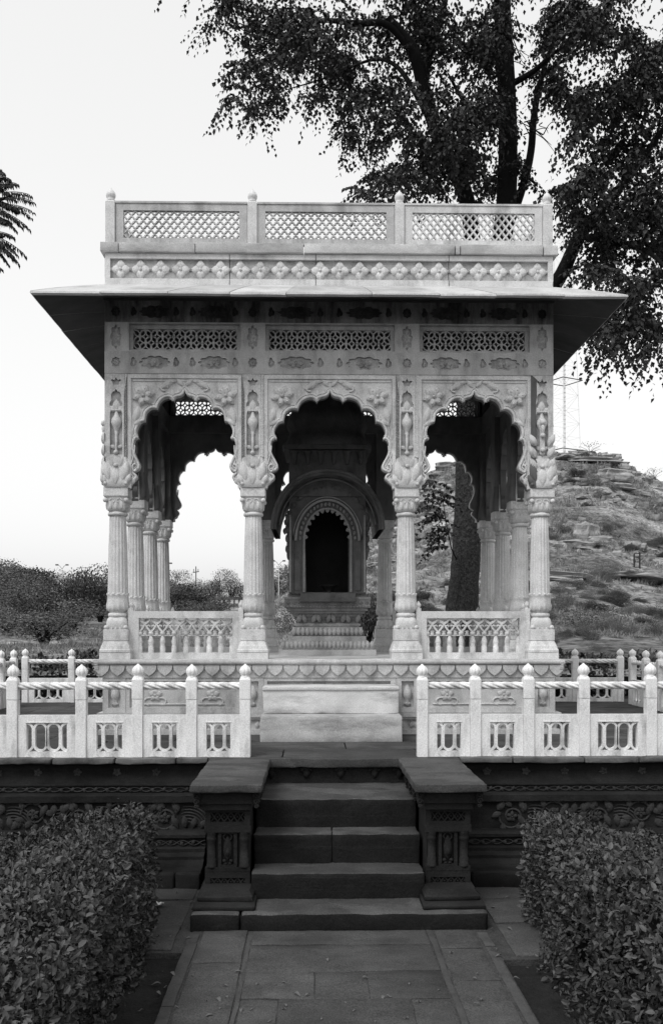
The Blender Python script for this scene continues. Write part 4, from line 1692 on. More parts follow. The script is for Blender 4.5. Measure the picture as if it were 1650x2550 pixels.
def parapet_panel(L, plain):
    m = MB()
    z0, z1 = 0.012, 0.360
    hx0, hx1, hz0, hz1 = 0.068, L - 0.068, 0.062, 0.294
    m.plate(rect(0.002, L - 0.002, z0, z1), [rect(hx0, hx1, hz0, hz1)], -0.022, 0.022)
    m.box(0.0, L, -0.030, 0.030, z1 - 0.006, z1 + 0.010)
    holes = []
    nx_ = int(round((hx1 - hx0) / 0.063))
    dx = (hx1 - hx0) / nx_
    nz_ = 6
    dz = (hz1 - hz0) / nz_
    for j in range(nz_ + 1):
        for i_ in range(nx_ + 1):
            c = hx0 + dx * (i_ + (0.5 if j % 2 else 0.0))
            z = hz0 + dz * j
            if plain:
                a, b = dx / 2 - 0.0085, dz - 0.0105
                pts = [(c + a, z), (c, z + b), (c - a, z), (c, z - b)]
            else:
                pts = quatre(c, z, 0.0270, 0.46)
            q = []
            for p in pts:
                p = (min(max(p[0], hx0 + 0.001), hx1 - 0.001), min(max(p[1], hz0 + 0.001), hz1 - 0.001))
                if not q or abs(p[0] - q[-1][0]) + abs(p[1] - q[-1][1]) > 1e-4:
                    q.append(p)
            if len(q) > 2 and abs(q[0][0] - q[-1][0]) + abs(q[0][1] - q[-1][1]) < 1e-4: q = q[:-1]
            xs_ = [p[0] for p in q]; zs_ = [p[1] for p in q]
            ar = abs(sum(q[u][0] * q[(u + 1) % len(q)][1] - q[(u + 1) % len(q)][0] * q[u][1] for u in range(len(q)))) / 2 if len(q) > 2 else 0
            if ar > 5e-5:
                holes.append(q)
    m.plate(rect(hx0 - 0.003, hx1 + 0.003, hz0 - 0.003, hz1 + 0.003), holes, -0.013, 0.013)
    return m


xs4 = (-1.85, -0.655, 0.59, 1.85)
for k in range(3):
    a, b = xs4[k] + 0.042, xs4[k + 1] - 0.042
    o = parapet_panel(b - a, k == 2).build('parapet_panel', M['marble'] if k == 2 else M['marble_band'])
    place_part(o, False, a, YF + 0.06, 0, 4.884)
    place_part(o, True, b, YB - 0.06, PI, 4.884)
ys4 = [YF + 0.06, ppos[8][1], ppos[10][1], YB - 0.06]
o0 = None
for k in range(3):
    a, b = ys4[k] + 0.042, ys4[k + 1] - 0.042
    if o0 is None: o0 = parapet_panel(b - a, False).build('parapet_panel', M['marble']); u = False
    else: u = True
    place_part(o0, u, -1.85, b, -PI / 2, 4.884)
    place_part(o0, True, 1.85, a, PI / 2, 4.884)


# ---- balustrades between the columns
def balustrade(L):
    m = MB()
    H = 0.405
    fx = 0.048
    x0, x1 = fx, L - fx
    zb, zm, zt = 0.052, 0.205, 0.345
    m.plate(rect(0, L, 0.0, H), [rect(x0, x1, zb, zt)], -0.030, 0.030)
    n = max(4, int(round((x1 - x0) / 0.100)))
    p = (x1 - x0) / n
    # upper net: crossing curved bars with rings
    for k in range(n):
        a, b, c = x0 + p * k, x0 + p * (k + 1), x0 + p * (k + 0.5)
        z0, z1 = zm + 0.022, zt - 0.004
        zc = (z0 + z1) / 2
        m.ribbon([(a, z1), (a + p * 0.26, z1 - 0.030), (c, zc + 0.012), (c + p * 0.24, zc - 0.028), (b, z0)], 0.014, -0.014, 0.014)
        m.ribbon([(b, z1), (b - p * 0.26, z1 - 0.030), (c, zc + 0.012), (c - p * 0.24, zc - 0.028), (a, z0)], 0.014, -0.0155, 0.0125)
        for (qx, qz) in ((a, zc), (b, zc)):
            pass
        m.ribbon([(c + 0.020 * math.cos(t_), z1 - 0.018 + 0.014 * math.sin(t_)) for t_ in np.linspace(PI, 2 * PI, 8)], 0.010, -0.013, 0.011)
        for e in (-1, 1):
            m.ribbon([(c + e * p * 0.30 + 0.012 * math.cos(t_), zc - 0.012 + 0.014 * math.sin(t_)) for t_ in np.linspace(0.2, 2.9, 8)], 0.010, -0.012, 0.0105)
    m.box(x0, x1, -0.011, 0.011, zm - 0.010, zm - 0.002)
    for k in range(n + 1):
        c = x0 + p * k
        if k in (0, n):
            cc = c + (0.004 if k == 0 else -0.004)
        else:
            cc = c
        m.lathe([(0.024, 0.0), (0.024, 0.052), (0.020, 0.056), (0.022, 0.062), (0.019, 0.066), (0.025, 0.085), (0.025, 0.095), (0.019, 0.120), (0.011, 0.146)], 14, cx=cc, cy=0, cz=zb, sq=None)
        m.lathe([(0.018, 0), (0.022, 0.006), (0.022, 0.022), (0.012, 0.034)], 12, cx=cc, cy=0, cz=zm - 0.003)
    for k in range(n):
        c = x0 + p * (k + 0.5)
        m.lathe([(0.014, 0), (0.018, 0.010), (0.012, 0.022), (0.018, 0.030), (0.018, 0.036)], 10, cx=c, cy=0, cz=zm - 0.003)
    # end posts with little buds
    for x in (-0.022, L + 0.022):
        m.box(x - 0.0215, x + 0.0215, -0.028, 0.028, 0.0, 0.43)
        m.lathe([(0.018, 0), (0.014, 0.008), (0.022, 0.018), (0.024, 0.030), (0.016, 0.046), (0.003, 0.062)], 14, cx=x, cy=0, cz=0.43)
    return m


LB = 0.888
b0 = balustrade(LB).build('balustrade', M['marble'])
for i, (c, y) in enumerate(((-SBX, YC0), (SBX, YC0), (-SBX, YC1), (SBX, YC1))):
    place_part(b0, i > 0, c - LB / 2, y, 0, FZ)
LBs = (cys[1] - cys[0]) - 0.27 - 0.08
b1 = balustrade(LBs).build('balustrade', M['marble'])
for i, y in enumerate(side_c):
    place_part(b1, i > 0, -1.80, y - LBs / 2, PI / 2, FZ)
    place_part(b1, True, 1.80, y - LBs / 2, PI / 2, FZ)

# ================================================================== WHITE STEPS
for (hw, y0, z0, z1, lab, sd_) in ((0.557, 7.556, TZ - 0.01, 0.960, 'stained white marble step on the terrace floor, lower of the two below the pavilion', 1),
                                   (0.545, 7.74, 0.962, 1.178, 'white marble step block under the pavilion floor, upper of the two', 5)):
    m = MB(); m.rbox(-hw, hw, y0, 8.066, z0, z1, 0.05, 0.004, 0.010, seed=sd_)
    if sd_ == 5: m.rbox(-hw - 0.004, hw + 0.004, y0 - 0.012, 8.064, z1 - 0.032, z1 + 0.002, 0.05, 0.003, 0.010, seed=sd_)
    o = m.build('marble_step', M['marble_step'] if sd_ == 5 else M['marble_step_low'])
    tag(o, lab, 'step', 'white steps up to the pavilion')

# ================================================================== SHRINE
SH = thing('shrine', (0, 9.5, FZ), 'dark stone shrine with curved roof and black arched niche inside the pavilion', 'shrine')
sy0, sy1, SCX = 9.12, 9.85, -0.005


def tier(m, hx, z0, z1, dy=None, flare=0):
    d = hx - 0.455
    m.box(SCX - hx, SCX + hx, sy0 - d, sy1 + d, z0, z1)


m = MB()
tier(m, 0.460, FZ, 1.445)
tier(m, 0.440, 1.445, 1.49)
tier(m, 0.385, 1.49, 1.53)
for k in range(22):
    x = SCX - 0.42 + 0.84 * k / 21
    m.petal(x, 1.530, -PI / 2, 0.085, 0.021, 0.030, sy0 - 0.005 + 0.02)
tier(m, 0.37, 1.53, 1.572)
for k in range(16):
    x = SCX - 0.32 + 0.64 * k / 15
    m.petal(x, 1.575, PI / 2, 0.085, 0.024, 0.028, sy0 + 0.105)
tier(m, 0.335, 1.57, 1.66)
tier(m, 0.305, 1.66, 1.70)
tier(m, 0.318, 1.672, 1.690)
m.build('stepped_base', M['shrine_base'], SH)
m = MB()
for k, (hx, z) in enumerate(((0.30, 1.70), (0.315, 1.73), (0.335, 1.76), (0.36, 1.79), (0.385, 1.815))):
    tier(m, hx, z, z + 0.032)
for k in range(9):
    x = SCX - 0.28 + 0.56 * k / 8
    m.petal(x, 1.70, PI / 2 + 0.3 * (1 if k % 2 else -1), 0.095, 0.026, 0.035, sy0 + 0.12)
tier(m, 0.405, 1.845, 1.925)
for k in range(28):
    x = SCX - 0.40 + 0.80 * k / 27
    m.petal(x, 1.868, -PI / 2, 0.028, 0.013, 0.012, sy0 + 0.048)
for k in range(14):
    x = SCX - 0.375 + 0.75 * k / 13
    m.flower(x, 1.895, 0.022, sy0 + 0.049, 5, 0.010)
tier(m, 0.412, 1.922, 1.945)
tier(m, 0.378, 1.945, 1.978)
m.build('altar_table', M['shrine_table'], SH)
# body: walls round a dark niche with scalloped front
m = MB()
bx0, bx1, bz0, bz1 = -0.362, 0.362, 1.978, 2.92
by0, by1 = 9.16, 9.80
hx_ = 0.20
arc = [(SCX - hx_, 1.99)]
n = 7
for k in range(n):
    a0, a1 = PI - PI * k / n, PI - PI * (k + 1) / n
    for s2 in np.linspace(0, 1, 5)[:-1]:
        a = a0 + (a1 - a0) * s2
        q = 1 + 0.05 * math.sin(PI * s2)
        arc.append((SCX + hx_ * 1.06 * math.cos(a) * q, 2.50 + 0.29 * math.sin(a) * q))
arc.append((SCX + hx_, 2.50)); arc.append((SCX + hx_, 1.99))
m.plate(rect(SCX + bx0, SCX + bx1, bz0, bz1), [arc], by0, by0 + 0.05)
m.box(SCX + bx0, SCX + bx0 + 0.06, by0 + 0.05, by1, bz0, bz1)
m.box(SCX + bx1 - 0.06, SCX + bx1, by0 + 0.05, by1, bz0, bz1)
for q in (-1, 1):
    m.box(SCX + q * 0.345 - 0.022, SCX + q * 0.345 + 0.022, by0 - 0.02, by0 + 0.001, bz0, 2.74)
    m.box(SCX + q * 0.285 - 0.026, SCX + q * 0.285 + 0.026, by0 - 0.008, by0 + 0.001, bz0 + 0.03, 2.30)
    for zz in (2.35, 2.45, 2.55, 2.65):
        m.petal(SCX + q * 0.365, zz, PI / 2 - q * 0.3, 0.09, 0.022, 0.03, by0)
        m.ell((SCX + q * 0.370, by0 + 0.02, zz), (0.018, 0.03, 0.055), 8, 6)
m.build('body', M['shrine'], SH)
# concentric carved arches over the niche
m = MB()
for (r1, r2, wd, pr) in ((0.222, 0.305, 0.016, 0.020), (0.30, 0.385, 0.020, 0.030), (0.328, 0.413, 0.010, 0.020)):
    pts = [(SCX + r1 * math.cos(a), 2.48 + r2 * math.sin(a)) for a in np.linspace(PI, 0, 40)]
    m.ribbon(pts, wd, by0 - pr, by0 + 0.002)
for k in range(22):
    a = PI * (k + 0.5) / 22
    m.ell((SCX + 0.262 * math.cos(a), by0 - 0.004, 2.48 + 0.346 * math.sin(a)), (0.015, 0.016, 0.020), 6, 4)
for k in range(13):
    a = PI * (k + 0.5) / 13
    m.petal(SCX + 0.235 * math.cos(a), 2.48 + 0.315 * math.sin(a), a + PI, 0.05, 0.022, 0.02, by0 - 0.002)
for q in (-1, 1):
    m.box(SCX + q * 0.222 - 0.010, SCX + q * 0.222 + 0.010, by0 - 0.018, by0 - 0.0005, 1.99, 2.48)
    m.box(SCX + q * 0.352 - 0.008, SCX + q * 0.352 + 0.008, by0 - 0.034, by0 - 0.021, 1.99, 2.72)
m.build('niche_arch', M['shrine_table'], SH)
m = MB(); m.box(SCX - 0.30, SCX + 0.30, by1 - 0.03, by1, bz0, bz1)
for q in (-1, 1):
    m.ribbon(lobed(SCX + q * 0.10, 2.10, 0.075, 0.085, 6, 0.1, 36), 0.008, by1 - 0.036, by1 - 0.028, True)
m.box(SCX - 0.012, SCX + 0.012, by1 - 0.04, by1 - 0.028, 1.99, 2.4); m.box(SCX - 0.30, SCX + 0.30, by1 - 0.038, by1 - 0.029, 2.21, 2.235)
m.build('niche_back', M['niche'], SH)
# curved hood
m = MB()
no = 48
for (ro, zo, ri, zi, ya, yb) in ((0.525, 0.56, 0.482, 0.512, 8.98, 9.98),):
    vs = []
    for k in range(no + 1):
        a = PI * k / no
        ca, sa = math.cos(a), math.sin(a)
        for (rx, rz, yy) in ((ro, zo, ya), (ri, zi, ya), (ri - 0.004, zi - 0.004, 9.16), (ri - 0.01, zi - 0.01, yb - 0.02), (ro, zo, yb)):
            vs.append((SCX + rx * math.copysign(abs(ca) ** 0.9, ca), yy, 2.57 + rz * sa))
    fs = [(k * 5 + j, k * 5 + (j + 1) % 5, (k + 1) * 5 + (j + 1) % 5, (k + 1) * 5 + j) for k in range(no) for j in range(5)]
    m.add(vs, fs, True)
m.tube([(SCX + 0.515 * math.copysign(abs(math.cos(a)) ** 0.9, math.cos(a)), 8.975, 2.57 + 0.55 * math.sin(a)) for a in np.linspace(0.0, PI, 50)], 0.018, 8)
m.tube([(SCX + 0.45 * math.cos(a), 9.02, 2.57 + 0.475 * math.sin(a)) for a in np.linspace(0.1, PI - 0.1, 50)], 0.009, 6)
for k in range(15):
    a = PI * (k + 0.5) / 15
    m.petal(SCX + 0.40 * math.cos(a), 2.56 + 0.42 * math.sin(a), a + PI / 2, 0.07, 0.022, 0.02, 9.15)
m.build('curved_roof', M['shrine'], SH)
m = MB()
m.box(SCX - 0.365, SCX + 0.365, 9.14, 9.82, 2.9, 3.34)
for k in range(6):
    x = SCX - 0.31 + 0.62 * k / 5
    m.lathe([(0.012, -0.10), (0.022, -0.06), (0.030, 0.0), (0.045, 0.02)], 8, cx=x, cy=9.13, cz=3.30)
m.box(SCX - 0.41, SCX + 0.41, 9.09, 9.87, 3.34, 3.38)
m.lathe([(0.42, 3.38), (0.43, 3.44), (0.38, 3.50), (0.36, 3.56), (0.39, 3.62), (0.37, 3.72), (0.30, 3.84), (0.18, 3.94), (0.05, 4.00), (0.03, 4.08), (0.05, 4.12), (0.01, 4.18)], 32, lambda a, z: 1 + 0.02 * math.cos(12 * a), cx=SCX, cy=9.48)
m.build('upper_dome', M['shrine'], SH)
# offering bowl on the altar
m = MB()
m.lathe([(0.02, 0), (0.045, 0.006), (0.03, 0.02), (0.055, 0.05), (0.085, 0.078), (0.088, 0.084), (0.078, 0.082), (0.05, 0.055), (0.0, 0.045)], 20, cx=0, cy=0, cz=0, caps=False)
o = m.build('offering_bowl', M['bowl'])
o.location = (0.01, 9.30, 1.979)
tag(o, 'small blackened bowl standing in the niche of the dark shrine', 'bowl')
m = MB(); m.box(-0.26, 0.26, 9.10, 9.78, 1.9, 1.979); m.build('niche_floor', M['shrine'], SH)


# ================================================================== HEDGES
def hedge(name, path_pts, label, n, leaf=0.036, seed=1, top=0.58, hw=0.7, group=None, base=-0.04, mat_=None, slope=0.0):
    """rounded clipped hedge; path_pts: ((x0,x1),(y0,y1)) footprint corners as quad: four (x,y) corners CCW"""
    g = np.random.default_rng(seed)
    (ax, ay), (bx, by), (cx, cy), (dx, dy) = path_pts      # near-left, near-right, far-right, far-left
    t = thing(name, ((ax + cx) / 2, (ay + cy) / 2, base), label, 'hedge', group)

    def surf(u, v, face):
        """u,v in 0..1 -> points and normals on a rounded box"""
        pass
    # sample points over a superellipsoid-like rounded box
    P = []
    N = []
    need = n
    Lx = ((bx - ax) + (cx - dx)) / 2
    Ly = ((dy - ay) + (cy - by)) / 2
    H = top - base
    At, As, Ae = Lx * Ly, Ly * H, Lx * H
    tot = At + 2 * As + 2 * Ae
    cnt = [int(need * a / tot) for a in (At * 1.15, As * 1.15, As * 0.8, Ae, Ae * 0.8)]
    for f, k in enumerate(cnt):
        a, b = g.random(k), g.random(k)
        if f == 0: u, v, ww, nn = a, b, np.ones(k), (0, 0, 1)
        if f == 1: u, v, ww, nn = np.ones(k), a, b, (1, 0, 0)
        if f == 2: u, v, ww, nn = np.zeros(k), a, b, (-1, 0, 0)
        if f == 3: u, v, ww, nn = a, np.ones(k), b, (0, 1, 0)
        if f == 4: u, v, ww, nn = a, np.zeros(k), b, (0, -1, 0)
        q = np.stack([u * 2 - 1, v * 2 - 1, ww], axis=1)
        # round: pull in the upper and vertical edges
        sx, sy_, sz = Lx / 2, Ly / 2, H
        X = q * np.array([sx, sy_, sz])
        rr_ = 0.14
        inner = np.clip(X, [-sx + rr_, -sy_ + rr_, -9], [sx - rr_, sy_ - rr_, sz - rr_])
        d = X - inner
        ln = np.linalg.norm(d, axis=1, keepdims=True)
        nrm = np.where(ln > 1e-6, d / np.maximum(ln, 1e-6), np.array([nn]))
        X = inner + nrm * np.minimum(ln, rr_)
        P.append(X); N.append(nrm)
    X = np.concatenate(P); Nn = np.concatenate(N)
    # lumps
    lump = np.array([noise.noise(Vector((p[0] * 2.3 + seed * 7, p[1] * 2.3, p[2] * 2.3))) * 0.12 + noise.noise(Vector((p[0] * 9 + seed, p[1] * 9, p[2] * 9))) * 0.045 for p in X])
    X = X + Nn * lump[:, None] - Nn * (g.random((len(X), 1)) ** 1.4) * 0.13
    strag = g.random(len(X)) < 0.012
    X[strag] += Nn[strag] * g.random((strag.sum(), 1)) * 0.06
    # warp to the footprint
    u = X[:, 0] / Lx + 0.5; v = X[:, 1] / Ly + 0.5
    wx = (1 - v) * ((1 - u) * ax + u * bx) + v * ((1 - u) * dx + u * cx)
    wy = (1 - v) * ((1 - u) * ay + u * by) + v * ((1 - u) * dy + u * cy)
    fall = np.clip((np.abs(wx) - 1.25) / 0.85, 0, 1) * slope
    B = np.stack([wx, wy, X[:, 2] * (1 - fall) + base], axis=1)
    D = Nn * 0.55 + g.normal(size=X.shape) * 0.55 + np.array([0, 0, 0.10])
    nr = Nn + g.normal(size=X.shape) * 0.55
    sz_ = leaf * g.uniform(0.5, 1.5, len(X))
    # upright shoots breaking the clipped surface
    kx = np.where((Nn[:, 2] > 0.5) & (g.random(len(X)) < 0.006))[0]
    tw = MB()
    sb, sd_, sn, sl = [], [], [], []
    for q in kx:
        p0 = B[q]
        dr = np.array([g.normal() * 0.35, g.normal() * 0.35, 1.0])
        hl = g.uniform(0.03, 0.085) * leaf / 0.03
        tw.tube([tuple(p0 - dr * 0.05), tuple(p0 + dr * hl)], 0.0014, 4)
        for u_ in np.linspace(0.1, 1, 5):
            a = g.uniform(0, 2 * PI)
            sb.append(p0 + dr * hl * u_); sd_.append((math.cos(a), math.sin(a), 0.6)); sn.append((0, 0, 1.0)); sl.append(leaf * 0.6)
    if sb:
        B = np.concatenate([B, np.array(sb)]); D = np.concatenate([D, np.array(sd_)]); nr = np.concatenate([nr, np.array(sn)]); sz_ = np.concatenate([sz_, np.array(sl)])
        tag(tw.build('shoots', M['hedge'], t), kind='stuff')
    Vv, Ff = round_leaves(B, D, nr, sz_, sz_ * 0.62, 0.22)
    fastmesh('foliage', Vv, Ff, mat_ or M['hedge'], t)
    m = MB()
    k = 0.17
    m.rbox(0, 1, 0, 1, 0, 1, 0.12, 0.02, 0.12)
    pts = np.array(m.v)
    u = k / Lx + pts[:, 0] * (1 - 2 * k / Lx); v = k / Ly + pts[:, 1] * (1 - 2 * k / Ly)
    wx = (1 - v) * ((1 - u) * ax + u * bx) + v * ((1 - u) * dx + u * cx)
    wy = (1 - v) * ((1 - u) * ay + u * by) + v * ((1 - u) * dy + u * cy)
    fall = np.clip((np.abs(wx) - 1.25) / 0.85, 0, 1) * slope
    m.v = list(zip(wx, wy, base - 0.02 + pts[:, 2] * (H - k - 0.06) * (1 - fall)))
    m.build('twigs', M['hedge_core'], t)  # solid box within the leaves, its near-black colour standing for inner shade
    return t


hedge('hedge', ((-2.7, 2.3), (-0.90, 2.3), (-1.06, 5.70), (-2.9, 5.62)), 'clipped dark leafy hedge beside the path, left of the steps', 66000, 0.0245, 3, 0.59, slope=0.26)
hedge('hedge', ((0.88, 2.3), (2.9, 2.3), (2.9, 5.60), (1.07, 5.66)), 'clipped dark leafy hedge beside the path, right of the steps', 66000, 0.0245, 8, 0.615, slope=0.26)
hedge('hedge', ((-5.2, 12.35), (4.8, 12.35), (4.8, 13.1), (-5.2, 13.1)), 'low dark hedge behind the back railing of the terrace', 16000, 0.06, 12, 1.27, base=-0.1)


# ================================================================== TREES
def limb(m, pts, radii, n=10, sub=5, wob=0.0, seed=0):
    P = smooth_path(pts, sub)
    rs = np.interp(np.linspace(0, len(radii) - 1, len(P)), range(len(radii)), radii)
    if wob:
        P = [p + noise.noise_vector(p * 1.7 + Vector((seed, 0, 0))) * wob for p in P]
    m.tube(P, list(rs), n)


TR = thing('tree', (2.06, 14.0, -0.2), 'tall dark tree with rough trunk and hanging foliage behind the pavilion', 'tree')
TY = 14.0
D = lambda x, y, Y=TY: at(x * 1.0714, y * 1.0714, Y)
m = MB()
tp = [D(1062, 1560), D(1072, 1440), D(1080, 1330), D(1086, 1200), D(1087, 1080), D(1090, 950), D(1098, 850)]
tp[0].z = -0.3
P = smooth_path(tp, 8)
rs = np.interp(np.linspace(0, 1, len(P)), [0, 0.15, 0.3, 0.6, 1], [0.29, 0.245, 0.215, 0.182, 0.175])
vs = []
nn = 40
for p, r in zip(P, rs):
    for k in range(nn):
        a = 2 * PI * k / nn
        q = Vector((math.cos(a) * 2.2, math.sin(a) * 2.2, p.z * 2.0))
        rr_ = r * (1 + 0.07 * noise.noise(q) + 0.05 * noise.noise(q * 4))
        vs.append((p.x + rr_ * math.cos(a), p.y + rr_ * math.sin(a), p.z))
m.add(vs, [(i_ * nn + k, i_ * nn + (k + 1) % nn, (i_ + 1) * nn + (k + 1) % nn, (i_ + 1) * nn + k) for i_ in range(len(P) - 1) for k in range(nn)], True)
m.build('trunk', M['bark'], TR)
m = MB()
fork = D(1098, 850)
limb(m, [D(1098, 870), D(1125, 720), D(1165, 560), D(1178, 420), D(1178, 250), D(1168, 60), D(1160, -150)], [0.19, 0.17, 0.15, 0.145, 0.135, 0.13, 0.10], 12)
limb(m, [D(1098, 870), D(1102, 700), D(1095, 540), D(1076, 440, 13.8), D(1020, 320, 13.6), D(985, 210, 13.4), D(960, 120, 13.2), D(900, 40, 13)], [0.15, 0.13, 0.12, 0.115, 0.105, 0.095, 0.085, 0.05], 10)
limb(m, [D(960, 125, 13.2), D(900, 58, 13.0), D(830, 55, 12.9), D(750, 48, 12.8), D(690, 70, 12.8), D(610, 100, 12.8)], [0.055, 0.045, 0.042, 0.028, 0.016, 0.006], 8)
limb(m, [D(1010, 300, 13.6), D(955, 200, 13.8), D(915, 150, 14), D(860, 140, 14.2), D(760, 180, 14.2), D(660, 210, 14.0)], [0.05, 0.04, 0.03, 0.022, 0.014, 0.006], 8)
limb(m, [D(985, 210, 13.4), D(1000, 120, 13.6), D(1030, 20, 13.9), D(1050, -100, 14)], [0.06, 0.05, 0.045, 0.03], 8)
limb(m, [D(1098, 880), D(1180, 790), D(1290, 660, 13.6), D(1345, 550, 13.3), D(1400, 480, 13), D(1470, 400, 12.8), D(1540, 300, 12.8), D(1640, 180, 12.8)], [0.14, 0.12, 0.105, 0.09, 0.07, 0.05, 0.035, 0.02], 10)
limb(m, [D(1170, 560), D(1215, 430, 14.2), D(1233, 350, 14.3), D(1240, 270, 14.3), D(1260, 170, 14.4), D(1300, 60, 14.5)], [0.07, 0.06, 0.055, 0.05, 0.04, 0.02], 8)
limb(m, [D(1345, 550, 13.3), D(1430, 560, 12.5), D(1510, 590, 11.8), D(1560, 640, 11.4)], [0.05, 0.045, 0.03, 0.015], 7)
limb(m, [D(1400, 480, 13), D(1420, 600, 12.3), D(1450, 690, 11.8), D(1470, 780, 11.5)], [0.035, 0.03, 0.018, 0.006], 6)
limb(m, [D(1260, 170, 14.4), D(1310, 140, 14.1), D(1350, 120, 14), D(1410, 95, 13.6)], [0.032, 0.022, 0.014, 0.005], 6)
limb(m, [D(1180, 300), D(1090, 250, 14.4), D(1040, 170, 14.6)], [0.06, 0.04, 0.012], 6)
limb(m, [D(1180, 200), D(1240, 165, 13.9), D(1290, 120, 13.8), D(1340, 90, 13.7), D(1365, 30, 13.6)], [0.05, 0.04, 0.026, 0.014, 0.006], 6)
m.build('branches', M['branch'], TR)
m = MB()
# thin bare twigs
g = random.Random(5)
for (x, y, k) in ((1240, 300, 9), (700, 150, 6), (640, 190, 6), (980, 80, 8), (850, 350, 5), (960, 390, 6), (1190, 120, 6), (1060, 360, 6), (1440, 520, 8), (600, 130, 6), (760, 240, 5), (540, 60, 5), (1000, 440, 6)):
    for _ in range(k):
        a = g.uniform(-2.6, 0.9)
        L = g.uniform(30, 85)
        y0_ = g.uniform(12.6, 14.3)
        p0 = D(x + g.uniform(-25, 25), y + g.uniform(-25, 25), y0_)
        p1 = D(x + L * 0.5 * math.cos(a) + g.uniform(-8, 8), y + L * 0.5 * math.sin(a), y0_ + g.uniform(-0.2, 0.2))
        p2 = D(x + L * math.cos(a), y + L * math.sin(a) + 14, y0_ + g.uniform(-0.4, 0.4))
        limb(m, [p0, p1, p2], [0.010, 0.006, 0.003], 4, 4)
tag(m.build('twigs', M['branch'], TR), kind='stuff')

BL = [(560, 40, 90, 60), (640, 90, 110, 80), (595, 165, 70, 55), (560, 218, 42, 28), (612, 252, 45, 36), (740, 60, 110, 70), (750, 165, 85, 65), (725, 225, 34, 26),
      (800, 245, 55, 52), (805, 305, 42, 34), (870, 130, 110, 90), (880, 245, 75, 62), (845, 320, 36, 24), (960, 60, 110, 80), (960, 260, 80, 80), (1000, 340, 65, 62), (905, 395, 68, 44), (856, 432, 36, 36),
      (960, 430, 80, 46), (1060, 120, 100, 100), (1070, 270, 90, 90), (1060, 400, 80, 66), (1150, 60, 80, 70), (1165, 250, 70, 70), (1140, 380, 80, 74), (1195, 420, 48, 46), (1285, 60, 90, 64),
      (1300, 160, 80, 66), (1300, 232, 44, 30), (1345, 270, 60, 60), (1385, 100, 70, 84), (1405, 220, 90, 84), (1495, 135, 60, 50), (1500, 240, 80, 84), (1450, 340, 100, 84), (1340, 405, 70, 42),
      (1300, 445, 44, 36), (1420, 450, 105, 74), (1520, 430, 80, 100), (1350, 540, 66, 64), (1440, 570, 88, 74), (1520, 580, 66, 84), (1370, 640, 56, 34), (1460, 660, 64, 40), (1395, 30, 60, 50), (1545, 95, 40, 60), (1300, 20, 70, 40), (1445, 75, 40, 40)]
HG = [(1440, 720, 40, 46), (1400, 780, 34, 48), (1425, 790, 26, 60), (1480, 770, 34, 70), (1505, 740, 32, 50), (1495, 820, 24, 40), (1400, 730, 30, 30), (1530, 660, 26, 60)]
OUT = [(x, -90, 110, 90) for x in range(520, 1640, 120)] + [(1640, y, 90, 100) for y in range(0, 760, 130)] + [(1760, y, 90, 110) for y in range(-60, 600, 170)]
HOLE = [(1268, 340, 40, 50), (1492, 38, 46, 30), (1240, 385, 22, 30), (692, 262, 18, 46), (880, 352, 26, 22), (505, 300, 90, 50), (1160, 455, 20, 12), (1440, 130, 14, 22), (700, 330, 60, 50), (1226, 215, 12, 30), (650, 165, 12, 16), (1100, 330, 12, 20), (945, 150, 14, 20), (930, 330, 16, 16), (1040, 310, 10, 14), (1395, 385, 12, 14), (1100, 190, 13, 22), (1005, 175, 14, 12), (790, 190, 16, 12), (1232, 105, 14, 22), (862, 58, 22, 10), (930, 92, 16, 12), (1120, 440, 9, 24), (1010, 420, 12, 14), (1350, 330, 16, 14), (1470, 470, 16, 12), (1520, 340, 12, 18), (1330, 600, 16, 18), (1400, 540, 14, 12), (640, 60, 12, 10)]
seeds = []
g = np.random.default_rng(21)
for lst, dens, (ya, yb) in ((BL, 1 / 166.0, (12.1, 14.7)), (HG, 1 / 150.0, (10.6, 12.0)), (OUT, 1 / 330.0, (12.4, 15.5))):
    for (cx, cy, rx, ry) in lst:
        k = int(PI * rx * ry * dens)
        yc = g.uniform(ya, yb) if cx < 1330 or lst is not BL else g.uniform(11.2, 13.4)
        # a few lumps in each blob so that gaps stay between them
        nl = max(3, int(rx * ry / 900))
        th = g.uniform(0, 2 * PI, nl); rad = np.sqrt(g.random(nl)) * 0.85
        lc = np.stack([cx + rx * rad * np.cos(th), cy + ry * rad * np.sin(th)], 1)
        for _ in range(k):
            c = lc[g.integers(nl)]
            x = c[0] + g.normal() * rx * 0.20
            y = c[1] + g.normal() * ry * 0.20 - 8
            if any(((x - h[0]) / h[2]) ** 2 + ((y - h[1]) / h[3]) ** 2 < 1 for h in HOLE): continue
            if ((x - cx) / rx) ** 2 + ((y - cy) / ry) ** 2 > 1.15: continue
            seeds.append(D(x, y, yc + g.normal() * 0.38))
Sd = np.array([tuple(p) for p in seeds])
ns = len(Sd)
NL = 13
az = g.uniform(0, 2 * PI, ns)
d0 = np.stack([np.cos(az) * 0.75, np.sin(az) * 0.75, g.uniform(-0.9, 0.25, ns)], 1)
d0 = unit(d0)
Ls = g.uniform(0.22, 0.46, ns)
bs, dd, nr = [], [], []
